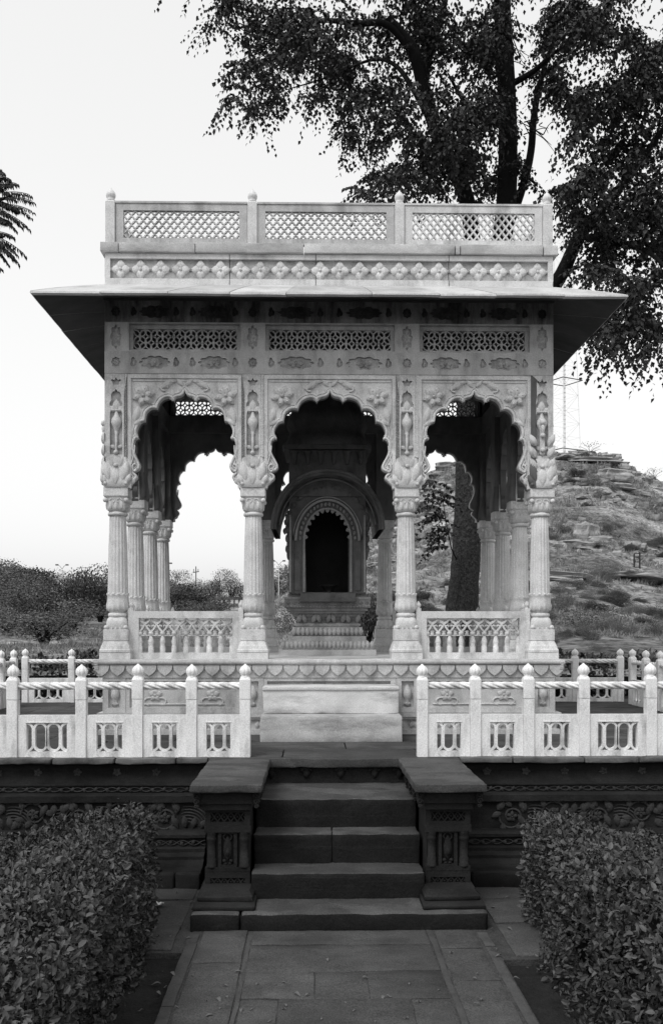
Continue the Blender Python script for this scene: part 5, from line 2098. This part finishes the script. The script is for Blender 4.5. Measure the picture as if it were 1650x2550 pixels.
for k in range(NL):
    t_ = (k + 0.5) / NL
    pos = Sd + d0 * (Ls * t_)[:, None] + np.array([0, 0, -1.0]) * (Ls * 0.55 * t_ * t_)[:, None]
    tang = unit(d0 + np.array([0, 0, -1.1]) * t_)
    side = unit(np.cross(tang, np.array([0, 0, 1.0]) + g.normal(size=(ns, 3)) * 0.2)) * (1 if k % 2 else -1)
    bs.append(pos + side * 0.006)
    dd.append(side * 0.75 + tang * 0.45 + np.array([0, 0, -0.55]) + g.normal(size=(ns, 3)) * 0.22)
    nr.append(np.array([0, 0, 1.0]) + side * 0.5 + g.normal(size=(ns, 3)) * 0.45)
bs, dd, nr = (np.concatenate(q) for q in (bs, dd, nr))
sz = g.uniform(0.048, 0.080, len(bs))
Vv, Ff = leaves(bs, dd, nr, sz, sz * 0.74, 0.12, 0.12)
fastmesh('crown', Vv, Ff, M['leaf'], TR)
print('tree leaves', len(bs))


def pinnate(m_leaf, start, d, L, n, ll, lw, g, droop=0.5, hang=0.9, jit=0.12):
    """a compound leaf: rachis points and paired hanging leaflets"""
    d = np.array(d) / np.linalg.norm(d)
    t_ = np.linspace(0.08, 1, n)
    pos = np.array(start) + d * (L * t_)[:, None] + np.array([0, 0, -1.0]) * (droop * L * t_ ** 2)[:, None]
    tang = unit(d + np.array([0, 0, -2 * droop]) * t_[:, None])
    out = []
    for sgn in (-1, 1):
        side = unit(np.cross(tang, np.array([[0, 0, 1.0]]))) * sgn
        dl = side * 0.7 + tang * 0.25 + np.array([0, 0, -hang]) + g.normal(size=(n, 3)) * jit
        out.append((pos, dl, np.array([[0, 0, 1.0]]) + side * 0.4 + g.normal(size=(n, 3)) * 0.2, ll * (1 - 0.45 * t_) * g.uniform(0.8, 1.15, n), np.full(n, lw)))
    for o in out: m_leaf.append(o)
    return [Vector(start)] + [Vector(p) for p in pos]


# young shoot beside the trunk
g = np.random.default_rng(33)
acc, tw = [], MB()
stem = [D(1048, 1275, 13.3), D(1038, 1225, 13.2), D(1030, 1175, 13.1), D(1026, 1140, 13.05)]
for kk in range(32):
    t_ = kk / 31
    b = D(np.interp(t_, [0, 1], [1046, 1026]) + g.uniform(-14, 8), np.interp(t_, [0, 1], [1268, 1120]) + g.uniform(-8, 8), 13.15 + g.uniform(-0.25, 0.25))
    sg = -1 if g.random() < 0.72 else 1
    L_ = g.uniform(0.16, 0.50) if sg < 0 else g.uniform(0.12, 0.26)
    rach = pinnate(acc, b, (sg * g.uniform(0.5, 1), g.uniform(-0.9, 0.9), g.uniform(-0.3, 0.5)), L_, int(4 + L_ * 14), 0.085, 0.050, g, g.uniform(0.1, 0.7), 0.6, 0.5)
    tw.tube(rach[::2], 0.0025, 4)
tw.tube([D(1060, 1300, 13.8)] + stem, [0.010, 0.009, 0.007, 0.005, 0.003], 6)
cat = [np.concatenate([a[i_] for a in acc]) for i_ in range(5)]
Vv, Ff = leaves(*cat[:3], cat[3], cat[4], 0.1, 0.15)
fastmesh('shoot_leaves', Vv, Ff, M['leaf'], TR)
tw.build('shoot_stem', M['branch'], TR)

# tree at the left edge of the picture
LT = thing('tree', (-3.9, 6.0, -0.04), 'dark feathery fronds of a tree hanging in from the left edge', 'tree')
m = MB()
limb(m, [(-3.9, 5.9, -0.1), (-3.85, 5.9, 1.5), (-3.7, 5.9, 3.0), (-3.5, 5.9, 4.4), (-3.4, 5.9, 5.4)], [0.13, 0.11, 0.10, 0.08, 0.05], 12)
m.build('trunk', M['bark'], LT)
m = MB()
acc = []
g = np.random.default_rng(4)
E = lambda x, y: at(x * 1.0714, y * 1.0714, 5.9)
limb(m, [(-3.5, 5.9, 4.2), tuple(E(-120, 480)), tuple(E(-40, 470)), tuple(E(20, 460))], [0.04, 0.03, 0.02, 0.006], 7)
limb(m, [(-3.55, 5.9, 3.9), tuple(E(-110, 590)), tuple(E(-40, 560)), tuple(E(10, 550))], [0.04, 0.028, 0.018, 0.006], 7)
fr = [((-20, 440), (1, 0, 0.35), 0.17), ((-5, 430), (1, 0, 0.45), 0.13), ((5, 452), (1, 0.1, 0.12), 0.20), ((0, 470), (1, -0.2, -0.05), 0.215), ((-10, 480), (1, 0, -0.3), 0.20), ((-10, 500), (1, 0.2, -0.5), 0.16),
      ((-20, 540), (1, 0, 0.0), 0.17), ((-15, 548), (1, 0.1, -0.2), 0.19), ((-5, 560), (1, -0.1, -0.45), 0.16), ((-20, 565), (1, 0.1, -0.7), 0.14), ((-20, 405), (1, 0, 0.1), 0.10), ((-40, 395), (1, 0, 0.25), 0.12), ((-45, 612), (1, 0, 0.1), 0.13),
      ((-15, 460), (1, 0.4, 0.0), 0.14), ((-20, 520), (1, -0.3, 0.2), 0.13), ((-10, 575), (1, -0.3, -0.25), 0.15), ((-30, 500), (1, 0.2, 0.1), 0.14), ((-20, 425), (1, 0.4, -0.1), 0.16), ((-20, 550), (1, 0.4, -0.4), 0.16)]
for (p, d, L) in fr:
    for rep in range(1 + (g.random() < 0.4)):
        rach = pinnate(acc, E(p[0] + rep * 7 - 3, p[1] + rep * 9 - 3), (d[0], d[1] + g.uniform(-0.3, 0.3), d[2] + g.uniform(-0.15, 0.15)), L * g.uniform(0.85, 1.08), 15, 0.060, 0.0115, g, 0.30, 0.9)
        m.tube(rach[::2], 0.002, 4)
# the rest of the crown, outside the picture
for _ in range(150):
    p = (g.uniform(-4.6, -2.75), g.uniform(5.0, 6.9), g.uniform(3.9, 6.0))
    a = g.uniform(0, 2 * PI)
    rach = pinnate(acc, p, (math.cos(a), math.sin(a), g.uniform(-0.2, 0.3)), g.uniform(0.15, 0.26), 14, 0.06, 0.012, g, 0.35, 0.9)
    m.tube(rach[::2], 0.002, 4)
cat = [np.concatenate([a[i_] for a in acc]) for i_ in range(5)]
Vv, Ff = leaves(*cat[:3], cat[3], cat[4], 0.08, 0.12)
fastmesh('fronds', Vv, Ff, M['frond'], LT)
m.build('branches', M['branch'], LT)


# ================================================================== FAR TREES, BUSHES, SCRUB
def crown_mesh(seed, n, leaf, blobs, flat=1.0, airy=0.0):
    g = np.random.default_rng(seed)
    cs = g.normal(size=(blobs, 3)) * np.array([0.42, 0.42, 0.26]) + np.array([0, 0, 0.58])
    rs_ = g.uniform(0.26, 0.48, blobs)
    wi = rs_ ** 2; wi /= wi.sum()
    k = g.choice(blobs, n, p=wi)
    dr = unit(g.normal(size=(n, 3)))
    rad = rs_[k] * (1 - (1 - airy) * 0.45 * g.random(n) ** 2) * (1 + 0.18 * g.normal(size=n))
    P = cs[k] + dr * rad[:, None] * np.array([1, 1, 0.8])
    P[:, 2] = np.maximum(P[:, 2], 0.02 + 0.1 * g.random(n))
    D_ = (dr * 0.6 + g.normal(size=(n, 3)) * 0.6) * np.array([1, 1, 2.2])
    s_ = leaf * g.uniform(0.6, 1.4, n)
    return leaves(P, D_, dr + g.normal(size=(n, 3)) * 0.4, s_, s_ * 0.7, 0.1, 0.1)


protos = []
for k, (n, lf, bl, mt) in enumerate(((7000, 0.060, 12, 'bush_dark'), (8000, 0.042, 14, 'bush'), (5500, 0.042, 10, 'bush'), (4200, 0.038, 16, 'bush'))):
    Vv, Ff = crown_mesh(50 + k, n, lf, bl, airy=(0.0, 0.1, 0.3, 0.8)[k])
    me = fastmesh('crown', Vv, Ff, M[mt])
    protos.append(me)


def trunk_mesh():
    m = MB()
    for (dx, dy) in ((0.0, 0.05), (0.22, -0.1), (-0.25, 0.08), (0.1, 0.25), (-0.1, -0.2)):
        limb(m, [(0, 0, -0.15), (dx * 0.5, dy * 0.5, 0.3), (dx * 1.4, dy * 1.4, 0.75)], [0.05, 0.03, 0.01], 6, 3)
    return m


tm0 = trunk_mesh().build('trunk', M['branch'])
used = [False] * 5


def far_tree(name, px, py, Y, wid, hgt, k, label, cat, group, ground=None):
    """base position bearing px at distance Y, its foot at py"""
    p = at(px, py, Y)
    t = thing(name, p, label, cat, group)
    src = protos[k]
    if not used[k]: o = src; used[k] = True
    else: o = src.copy(); COL.objects.link(o)
    if not used[4]: b = tm0; used[4] = True
    else: b = tm0.copy(); COL.objects.link(b)
    for q in (o, b):
        q.parent = t
        q.location = (0, 0, 0)
        q.scale = (wid / 2 / 0.75, wid / 2 / 0.75, hgt / 1.15)
        q.rotation_euler = (0, 0, (px * 1.7) % 6.28)
    return t


# (px, foot py, distance, width m, height m, crown kind, label)
FT = [
    (35, 1472, 100, 6.6, 2.7, 0, 'dark round tree on the skyline at the left edge, beside a pale roof'),
    (-30, 1510, 80, 6.5, 3.1, 1, 'grey scrub tree cut by the left edge above the railing'),
    (110, 1480, 110, 5.0, 2.5, 3, 'airy pale tree on the skyline near the left lamp post'),
    (138, 1482, 108, 4.6, 2.4, 3, 'thin pale tree on the skyline right of the left lamp post'),
    (60, 1535, 70, 7.0, 2.7, 1, 'wide grey scrub tree behind the left terrace corner'),
    (130, 1540, 60, 4.6, 2.2, 1, 'grey bush in the middle of the left scrub, below the lamp post'),
    (204, 1535, 60, 3.1, 2.7, 0, 'darkest round bush just left of the pavilion, under the crossarm pole'),
    (185, 1560, 52, 2.6, 1.0, 2, 'small grey bush at the foot of the darkest round bush'),
    (250, 1535, 66, 4.4, 2.8, 1, 'grey scrub tree partly behind the left corner column'),
    (330, 1540, 70, 6.0, 2.6, 1, 'grey scrub tree seen between the left side columns'),
    (20, 1570, 50, 4.5, 1.0, 2, 'low grey bush at the left edge above the back railing'),
    (432, 1488, 100, 4.2, 2.3, 1, 'grey round tree on the skyline in the left arch beside a side column'),
    (470, 1490, 110, 4.5, 1.9, 3, 'bare pale tree on the skyline in the middle of the left arch'),
    (455, 1528, 62, 3.6, 1.75, 0, 'dark leafy bush behind the left balustrade'),
    (530, 1490, 110, 4.0, 1.9, 3, 'bare thorny tree on the skyline, right half of the left arch'),
    (577, 1495, 90, 3.0, 2.3, 1, 'grey rounded tree beside the second front column'),
    (520, 1540, 58, 3.0, 1.0, 2, 'low grey bush over the right end of the left balustrade'),
    (690, 1490, 95, 6.0, 2.6, 1, 'grey bushes rising behind the gap left of the shrine'),
    (660, 1600, 40, 2.0, 1.2, 1, 'small bush low in the gap left of the shrine'),
    (915, 1620, 19, 0.95, 1.05, 0, 'dark leafy bush close behind the shrine on its right'),
    (1410, 1610, 26, 1.9, 0.8, 1, 'grey bush behind the back railing, right of the pavilion'),
    (1560, 1612, 30, 2.4, 0.9, 2, 'grey bush behind the railing corner at the right'),
    (110, 1600, 34, 3.6, 1.1, 2, 'low grass-like bush behind the left part of the back railing'),
]
for q in FT:
    px, py, Y, wd, ht, k, lab = q
    far_tree('scrub_tree' if ht > 2.2 else 'bush', px, py, Y, wd, ht, k, lab, 'tree' if ht > 2.2 else 'bush', 'trees and bushes beyond the terrace')

# shrubs scattered over the hill, each its own object
g = random.Random(17)
sh0 = None
cnt = 0
for _ in range(1600):
    px = g.uniform(840, 1900)
    sk = skyline(px)
    py = sk + 12 + (1600 - sk) * g.random() ** 0.9
    p = on_hill(px, py)
    if noise.noise(Vector((p.x * 0.06, p.y * 0.06, 3))) < -0.08: continue
    s_ = g.uniform(0.4, 1.0) * (0.30 + p.y / 105)
    k = g.choice((0, 1, 2, 2, 3))
    o = protos[k].copy(); COL.objects.link(o)
    o.parent = None
    o.name = 'hill_shrub'
    o.location = p - Vector((0, 0, 0.1))
    o.scale = (s_, s_, s_ * g.uniform(0.55, 0.9))
    o.rotation_euler = (0, 0, g.uniform(0, 6.28))
    tag(o, 'grey scrub bush on the rocky hillside right of the pavilion', 'shrub', 'scrub bushes on the hillside')
    cnt += 1
    if cnt >= 260: break

# fine dry scrub and grass over the hill and the flat land
g = np.random.default_rng(77)
pts = []
gr = random.Random(8)
while len(pts) < 12000:
    px = gr.uniform(-300, 1950)
    sk = skyline(px)
    py = sk + 4 + (1640 - sk) * gr.random()
    p = on_hill(px, py)
    if noise.noise(Vector((p.x * 0.09, p.y * 0.09, 7))) + 0.5 * noise.noise(Vector((p.x * 0.3, p.y * 0.3, 1))) < -0.06: continue
    pts.append((p.x, p.y, p.z - 0.05))
Pt = np.array(pts)
NB = 22
idx = np.repeat(np.arange(len(Pt)), NB)
sc_ = (0.05 + Pt[:, 1] / 210.0) * g.uniform(0.6, 1.3, len(Pt))
off = g.normal(size=(len(idx), 3)) * np.array([0.42, 0.42, 0.0])
B = Pt[idx] + off * sc_[idx][:, None]
Dr = np.stack([off[:, 0] * 0.9, off[:, 1] * 0.9, np.ones(len(idx))], 1) + g.normal(size=(len(idx), 3)) * 0.35
Ll = sc_[idx] * g.uniform(0.5, 1.1, len(idx))
Vv, Ff = leaves(B, Dr, g.normal(size=(len(idx), 3)), Ll, Ll * 0.13, 0.1, 0.1)
o = fastmesh('dry_scrub', Vv, Ff, M['scrub'])
tag(o, 'dry grass and thorny scrub covering the hillside and flat land', 'scrub', kind='stuff')


# loose broken rock over the hillside
g = np.random.default_rng(5)
gr = random.Random(44)
pp, tries = [], 0
while len(pp) < 2600 and tries < 60000:
    tries += 1
    px = gr.uniform(820, 1950)
    sk = skyline(px)
    p = on_hill(px, sk + 1 + (1600 - sk) * gr.random() ** 1.2)
    q = noise.noise(Vector((p.x * 0.05, p.y * 0.05, p.z * 0.45)) + Vector((5, 5, 5)))
    if q < 0.10: continue
    pp.append(tuple(p))
pp = np.array(pp)
cube = np.array([(x, y, z) for z in (-1, 1) for y in (-1, 1) for x in (-1, 1)], float)
cf = np.array([(0, 2, 3, 1), (4, 5, 7, 6), (0, 1, 5, 4), (2, 6, 7, 3), (0, 4, 6, 2), (1, 3, 7, 5)])
nn = len(pp)
sz = (0.10 + 0.30 * g.random(nn) ** 2.2) * (0.35 + pp[:, 1] / 130)
VV = cube[None] * (1 + 0.35 * g.normal(size=(nn, 8, 3)).clip(-1.2, 1.2)) * (sz[:, None] * np.stack([g.uniform(0.7, 2.2, nn), np.ones(nn), g.uniform(0.35, 0.9, nn)], 1))[:, None, :]
an = g.uniform(0, PI, nn)
ca, sa = np.cos(an)[:, None], np.sin(an)[:, None]
VV = np.stack([VV[:, :, 0] * ca - VV[:, :, 1] * sa, VV[:, :, 0] * sa + VV[:, :, 1] * ca, VV[:, :, 2]], 2) + pp[:, None, :]
o = fastmesh('loose_rock', VV.reshape(-1, 3), (np.arange(nn)[:, None, None] * 8 + cf[None]).reshape(-1, 4), M['rock'])
tag(o, 'broken loose rock scattered in bands across the hillside', 'rubble', kind='stuff')

# boulders and rock ledges
def boulder(seed, flat):
    m = MB()
    nu, nv = 22, 12
    vs = []
    for j in range(nv + 1):
        t_ = PI * j / nv
        for i_ in range(nu):
            a = 2 * PI * i_ / nu
            d = Vector((math.sin(t_) * math.cos(a), math.sin(t_) * math.sin(a), -math.cos(t_)))
            d2 = Vector((math.copysign(abs(d.x) ** 0.6, d.x), math.copysign(abs(d.y) ** 0.6, d.y), math.copysign(abs(d.z) ** 0.55, d.z)))
            r = 1 + 0.22 * noise.noise(d * 1.6 + Vector((seed, 0, 0))) + 0.10 * noise.noise(d * 5 + Vector((0, seed, 0))) + 0.06 * math.copysign(1, math.sin(d2.z * 9 + seed))
            vs.append(d2 * r * 0.5)
    m.add(vs, [(j * nu + i_, j * nu + (i_ + 1) % nu, (j + 1) * nu + (i_ + 1) % nu, (j + 1) * nu + i_) for j in range(nv) for i_ in range(nu)])
    return m


bs = [boulder(k * 3.7, 1).build('boulder', M['rock']) for k in range(4)]
bu = [False] * 4
BO = [(1455, 1133, 3.4, 1.0, 'long flat boulder on the hilltop beside the mast'), (1502, 1131, 2.6, 0.9, 'rounded boulder on the hilltop, right of the thin bare tree'), (1530, 1133, 1.6, 1.0, 'small boulder at the right end of the hilltop'),
      (1480, 1148, 6.5, 0.8, 'broad rock ledge under the hilltop boulders'), (1540, 1158, 3.0, 1.2, 'stepped rock at the right shoulder of the hilltop'), (1568, 1176, 2.6, 1.0, 'rock on the right slope of the hilltop'),
      (1528, 1192, 3.6, 1.7, 'large pale layered rock slab below the hilltop'), (1545, 1212, 3.0, 0.8, 'dark lower rock under the pale layered slab'), (1594, 1226, 2.2, 0.8, 'pale tilted rock on the right slope'), (1640, 1212, 1.2, 0.5, 'flat rock on the ridge at the right edge'),
      (1459, 1330, 1.9, 1.9, 'upright split rock on the middle of the hillside'), (1440, 1352, 3.0, 0.8, 'rubble ledge below the upright split rock'), (1500, 1346, 2.4, 0.7, 'low rock right of the upright split rock'),
      (1420, 1433, 3.4, 0.5, 'pale flat ledge right of the corner column'), (1405, 1445, 2.6, 0.4, 'pale lower ledge right of the corner column'), (1110, 1165, 3.5, 1.1, 'rock outcrop on the ridge seen through the right arch'),
      (1090, 1185, 2.6, 0.7, 'lower rock shelf seen through the right arch'), (1075, 1270, 2.2, 0.7, 'pale rock on the slope seen through the right arch'), (1410, 1145, 3.5, 0.7, 'rock ledge at the foot of the mast'), (940, 1400, 1.8, 0.5, 'pale rock on the slope seen right of the shrine'), (1560, 1440, 4.5, 0.4, 'wide pale rock sheet low on the right hillside')]
for i_, (px, py, wd, ht, lab) in enumerate(BO):
    p = on_hill(px, py + 2)
    k = i_ % 4
    if bu[k]: o = bs[k].copy(); COL.objects.link(o)
    else: o = bs[k]; bu[k] = True
    o.location = p + Vector((0, 0, ht * 0.12))
    o.scale = (wd, wd * 0.8, ht)
    o.rotation_euler = (0.08, 0.05, i_ * 0.13 - 0.6)
    tag(o, lab, 'boulder', 'rocks on the hillside')

# ================================================================== FAR POLES, MAST, WALLS
def pole_base(px, Y):
    return terr(px, Y, False)


def lamp(px, top, Y, label, arms=2):
    b = at(px, 1500, Y)
    zt = at(px, top, Y).z
    t = thing('street_lamp', b, label, 'street lamp', 'street lamps far behind')
    m = MB(); m.tube([(b.x, Y, b.z - 1.5), (b.x, Y, zt - 0.3)], [0.05, 0.035], 6); m.build('pole', M['metal_pale'], t)
    for q in ((-1, 1) if arms == 2 else (1,)):
        m = MB(); m.tube([(b.x, Y, zt - 0.4), (b.x + q * 0.22, Y, zt - 0.1), (b.x + q * 0.40, Y, zt)], 0.022, 5)
        m.box(min(b.x + q * 0.36, b.x + q * 0.62), max(b.x + q * 0.36, b.x + q * 0.62), Y - 0.12, Y + 0.12, zt - 0.05, zt + 0.08)
        m.build('lamp_head', M['metal'], t)


lamp(155, 1407, 95, 'pale street lamp with two arms above the scrub left of the pavilion')
lamp(413, 1403, 95, 'pale street lamp showing beside a side column in the left arch')
lamp(694, 1397, 90, 'pale street lamp in the gap left of the shrine')
lamp(915, 1415, 70, 'pale street lamp against the hillside right of the shrine')


def wire_pole(px, top, Y, kind, label):
    b = at(px, 1500, Y)
    zt = at(px, top, Y).z
    t = thing('power_pole', b, label, 'power pole', 'power poles far behind')
    m = MB(); m.tube([(b.x, Y, b.z - 1.5), (b.x, Y, zt - (0.9 if kind == 'H' else 0.1))], [0.07, 0.05], 6); m.build('pole', M['metal'], t)
    m = MB()
    if kind == 'H':
        for q in (-0.28, 0.28): m.tube([(b.x + q, Y, zt - 1.0), (b.x + q, Y, zt)], 0.03, 5)
        m.tube([(b.x - 0.75, Y, zt), (b.x + 0.75, Y, zt)], 0.03, 5)
        m.tube([(b.x - 0.75, Y, zt - 0.95), (b.x + 0.85, Y, zt - 0.95)], 0.035, 5)
        m.tube([(b.x - 0.3, Y, zt - 1.3), (b.x + 0.3, Y, zt - 1.3)], 0.035, 5)
    elif kind == 'Y':
        for dz in (0, -0.9):
            for q in (-1, 1): m.tube([(b.x, Y, zt - 0.5 + dz), (b.x + q * 0.4, Y, zt - 0.35 + dz), (b.x + q * 0.55, Y, zt + dz)], 0.035, 5)
    else:
        m.tube([(b.x - 0.3, Y, zt - 0.5), (b.x + 0.3, Y, zt - 0.4)], 0.05, 5)
        m.tube([(b.x, Y, zt - 0.5), (b.x, Y, zt + 0.1)], 0.05, 5)
        for q in (-0.22, 0.22): m.tube([(b.x + q, Y, zt - 0.45), (b.x + q, Y, zt - 0.15)], 0.035, 5)
    m.build('crossarm', M['metal'], t)


wire_pole(70, 1411, 95, 'Y', 'thin pole with curved arms in front of the dark skyline tree at the left edge')
wire_pole(211, 1414, 95, 'H', 'pole with two crossarms above the darkest bush left of the pavilion')
wire_pole(488, 1413, 95, 'T', 'bare pole with short crossarm in the middle of the left arch')
wire_pole(547, 1437, 100, 'Y', 'thin pole with curved arms in the right half of the left arch')

# lattice mast on the hilltop
b = terr(1402, 128, False)
MS = thing('lattice_mast', b, 'tall pale lattice mast standing on the hilltop behind the pavilion', 'mast')
m = MB()
Hm = 36.0
hw0, hw1 = 1.55, 0.55


def mc(k, z):
    h = hw0 + (hw1 - hw0) * z / Hm
    q = ((-1, -1), (1, -1), (1, 1), (-1, 1))[k]
    a = 0.5
    x, y = q[0] * h, q[1] * h
    return (b.x + x * math.cos(a) - y * math.sin(a), b.y + x * math.sin(a) + y * math.cos(a), b.z + z)


for k in range(4):
    m.tube([mc(k, 0), mc(k, Hm)], 0.030, 5)
m.build('leg_frame', M['metal_pale'], MS)
m = MB()
zz = np.linspace(0.3, Hm, 20)
for j in range(len(zz) - 1):
    for k in range(4):
        a, c_ = (k, (k + 1) % 4)
        m.tube([mc(a, zz[j]), mc(c_, zz[j + 1])] if (j + k) % 2 else [mc(c_, zz[j]), mc(a, zz[j + 1])], 0.014, 4)
        m.tube([mc(a, zz[j]), mc(c_, zz[j])], 0.012, 4)
m.build('bracing', M['metal_pale'], MS)
m = MB()
for z_ in (0.4, 5.6 * 1.75):
    for k in range(4):
        p, q = Vector(mc(k, z_)), Vector(mc((k + 1) % 4, z_))
        c_ = Vector((b.x, b.y, b.z + z_))
        m.tube([c_ + (p - c_) * 1.35, c_ + (q - c_) * 1.35], 0.07, 4)
m.build('platform', M['metal'], MS)
m = MB()
m.tube([(b.x + 0.2, b.y, b.z + 0.2), (b.x + 0.1, b.y, b.z + Hm * 0.7)], 0.06, 5)
for z_ in np.arange(0.5, Hm * 0.7, 0.6):
    m.box(b.x + 0.02, b.x + 0.28, b.y - 0.1, b.y + 0.1, b.z + z_, b.z + z_ + 0.12)
m.build('ladder', M['metal_pale'], MS)

# thin trees on the skyline
for (px, lab) in ((1468, 'thin bare thorn tree on the hilltop between two boulders'), (1628, 'thin bare thorn tree on the ridge at the right edge')):
    p = on_hill(px, skyline(px) + 2)
    t = thing('thorn_tree', p, lab, 'tree', 'bare thorn trees on the ridge')
    m = MB()
    gg = random.Random(px)
    for k in range(12):
        a = gg.uniform(-1.4, 1.4)
        L = gg.uniform(0.9, 1.9)
        m.tube([tuple(p), tuple(p + Vector((0.35 * L * math.sin(a), 0, 0.55 * L * math.cos(a)))), tuple(p + Vector((L * math.sin(a), gg.uniform(-0.5, 0.5), 0.7 * L * math.cos(a) + 0.2)))], [0.03, 0.02, 0.01], 4)
    m.build('branches', M['metal'], t)
    Vv, Ff = leaves(np.array([(p.x + gg.gauss(0, 0.8), p.y + gg.gauss(0, 0.5), p.z + 1.2 + gg.gauss(0, 0.18)) for _ in range(60)]), np.random.default_rng(2).normal(size=(60, 3)), np.random.default_rng(3).normal(size=(60, 3)), np.full(60, 0.22), np.full(60, 0.1))
    fastmesh('crown', Vv, Ff, M['scrub'], t)

# metal frame on the hillside
p = on_hill(1585, 1408)
k = p.y / 2400
t = thing('metal_frame', p, 'dark upright rectangular metal frame standing on the right hillside', 'frame')
m = MB()
for dx, top in ((-7.5, 36), (6.5, 40)):
    m.box(p.x + (dx - 1) * k, p.x + (dx + 1) * k, p.y - 0.08, p.y + 0.08, p.z - 0.3, p.z + top * k)
m.build('upright', M['dark_metal'], t)
m = MB()
for z_ in (3, 16, 37):
    m.box(p.x - 13 * k if z_ == 3 else p.x - 8 * k, p.x + 7 * k, p.y - 0.05, p.y + 0.05, p.z + (z_ - 0.8) * k, p.z + (z_ + 0.8) * k)
m.build('crossbar', M['dark_metal'], t)

# pale roof and low pierced wall in the distance
p = at(78, 1478, 104)
t = thing('flat_house', p, 'pale flat-roofed house wall between trees at the far left', 'house')
m = MB(); m.box(p.x - 1.9, p.x + 1.6, 103, 108, p.z - 2.5, p.z + 0.35); m.build('wall', M['plaster'], t)
m = MB(); m.box(p.x - 2.1, p.x + 1.8, 102.8, 108.2, p.z + 0.35, p.z + 0.55); m.build('roof', M['plaster'], t)
p = at(560, 1500, 88)
t = thing('pierced_wall', p, 'low white pierced wall in the distance, right half of the left arch', 'wall')
m = MB()
x0 = p.x - 1.7
for k in range(8):
    m.box(x0 + k * 0.44, x0 + k * 0.44 + 0.26, 88, 88.2, p.z - 0.1, p.z + 0.22)
m.build('pier_block', M['plaster'], t)
m = MB(); m.box(x0 - 2.2, x0 + 3.5, 88.3, 88.6, p.z + 0.15, p.z + 0.5)
m.build('dark_rail', M['bush_dark'], t)

# ================================================================== SMALL THINGS ON THE GROUND
g = random.Random(91)
lv = []
for k in range(3):
    m = MB()
    n = 6
    L = (0.052, 0.066, 0.042)[k]
    vs = []
    for i_ in range(n + 1):
        t_ = i_ / n
        wv = 0.20 * L * math.sin(PI * t_ ** 0.8)
        zz_ = 0.006 * math.sin(PI * t_ * (1 + 0.6 * k)) + 0.002
        vs += [((t_ - 0.5) * L, wv, zz_ + wv * 0.6), ((t_ - 0.5) * L, 0, zz_), ((t_ - 0.5) * L, -wv, zz_ + wv * 0.4)]
    m.add(vs, [(i_ * 3 + q, i_ * 3 + q + 1, i_ * 3 + q + 4, i_ * 3 + q + 3) for i_ in range(n) for q in (0, 1)], True)
    lv.append(m.build('fallen_leaf', M['dry_leaf']))
fl_used = [False] * 3
spots = [(560, 2455), (545, 2490), (548, 2512), (565, 2484), (625, 2515), (600, 2517), (515, 2492), (442, 2508), (522, 2530), (685, 2455), (740, 2478), (710, 2449), (765, 2480), (710, 2506), (706, 2514), (593, 2421), (480, 2430), (815, 2392), (640, 2452),
         (1018, 2454), (1092, 2470), (1185, 2506), (1196, 2493), (953, 2488), (968, 2485), (880, 2520), (933, 2548), (1180, 2442), (1188, 2429), (1123, 2376), (1285, 2441), (910, 2437), (1042, 2498), (1310, 2400),
         (405, 2402), (430, 2425), (412, 2440), (388, 2433), (350, 2497), (330, 2540), (395, 2455), (425, 2332), (395, 2330), (470, 2336),
         (1250, 2215), (1262, 2239), (1240, 2230), (1225, 2265), (1268, 2318), (1225, 2318), (480, 2246), (500, 2205), (1300, 2245), (1240, 2385), (1235, 2368), (440, 2222), (670, 2545), (800, 2540), (1010, 2540), (860, 2500)]
for (px, py) in spots:
    Y = 1.65 * 2400 / (py - 1564)
    p = at(px, py, Y)
    k = g.randrange(3)
    if fl_used[k]: o = lv[k].copy(); COL.objects.link(o)
    else: o = lv[k]; fl_used[k] = True
    onbed = (p.x < -0.83 or p.x > 0.82) and p.y < 4.85
    o.location = (p.x, p.y, 0.004 if not onbed else -0.028)
    s_ = g.uniform(0.35, 0.75)
    o.scale = (s_, s_, s_)
    o.rotation_euler = (g.uniform(-0.06, 0.06), g.uniform(-0.06, 0.06), g.uniform(0, 6.28))
    tag(o, 'small dry leaf fallen on the stone path or paving before the steps', 'leaf', 'dry leaves fallen on the path')

# crumpled paper by the left hedge
m = MB()
gg = np.random.default_rng(6)
nx_, ny_ = 6, 5
vs = [((i_ - 2.5) * 0.014, (j - 2) * 0.014, 0.012 + 0.018 * gg.random()) for j in range(ny_) for i_ in range(nx_)]
m.add(vs, [(j * nx_ + i_, j * nx_ + i_ + 1, (j + 1) * nx_ + i_ + 1, (j + 1) * nx_ + i_) for j in range(ny_ - 1) for i_ in range(nx_ - 1)])
o = m.build('paper_scrap', M['paper'])
o.location = (at(388, 2245, 5.8).x + 0.02, 5.72, 0.0)
o.rotation_euler = (0, 0, 0.5)
tag(o, 'crumpled white paper scrap on the paving by the left hedge', 'litter')

for o in list(bpy.data.objects):
    if o.type == 'MESH' and o.users_collection == () : pass
# remove unused prototypes
for i_, pr in enumerate(protos):
    if not used[i_]: bpy.data.objects.remove(pr)
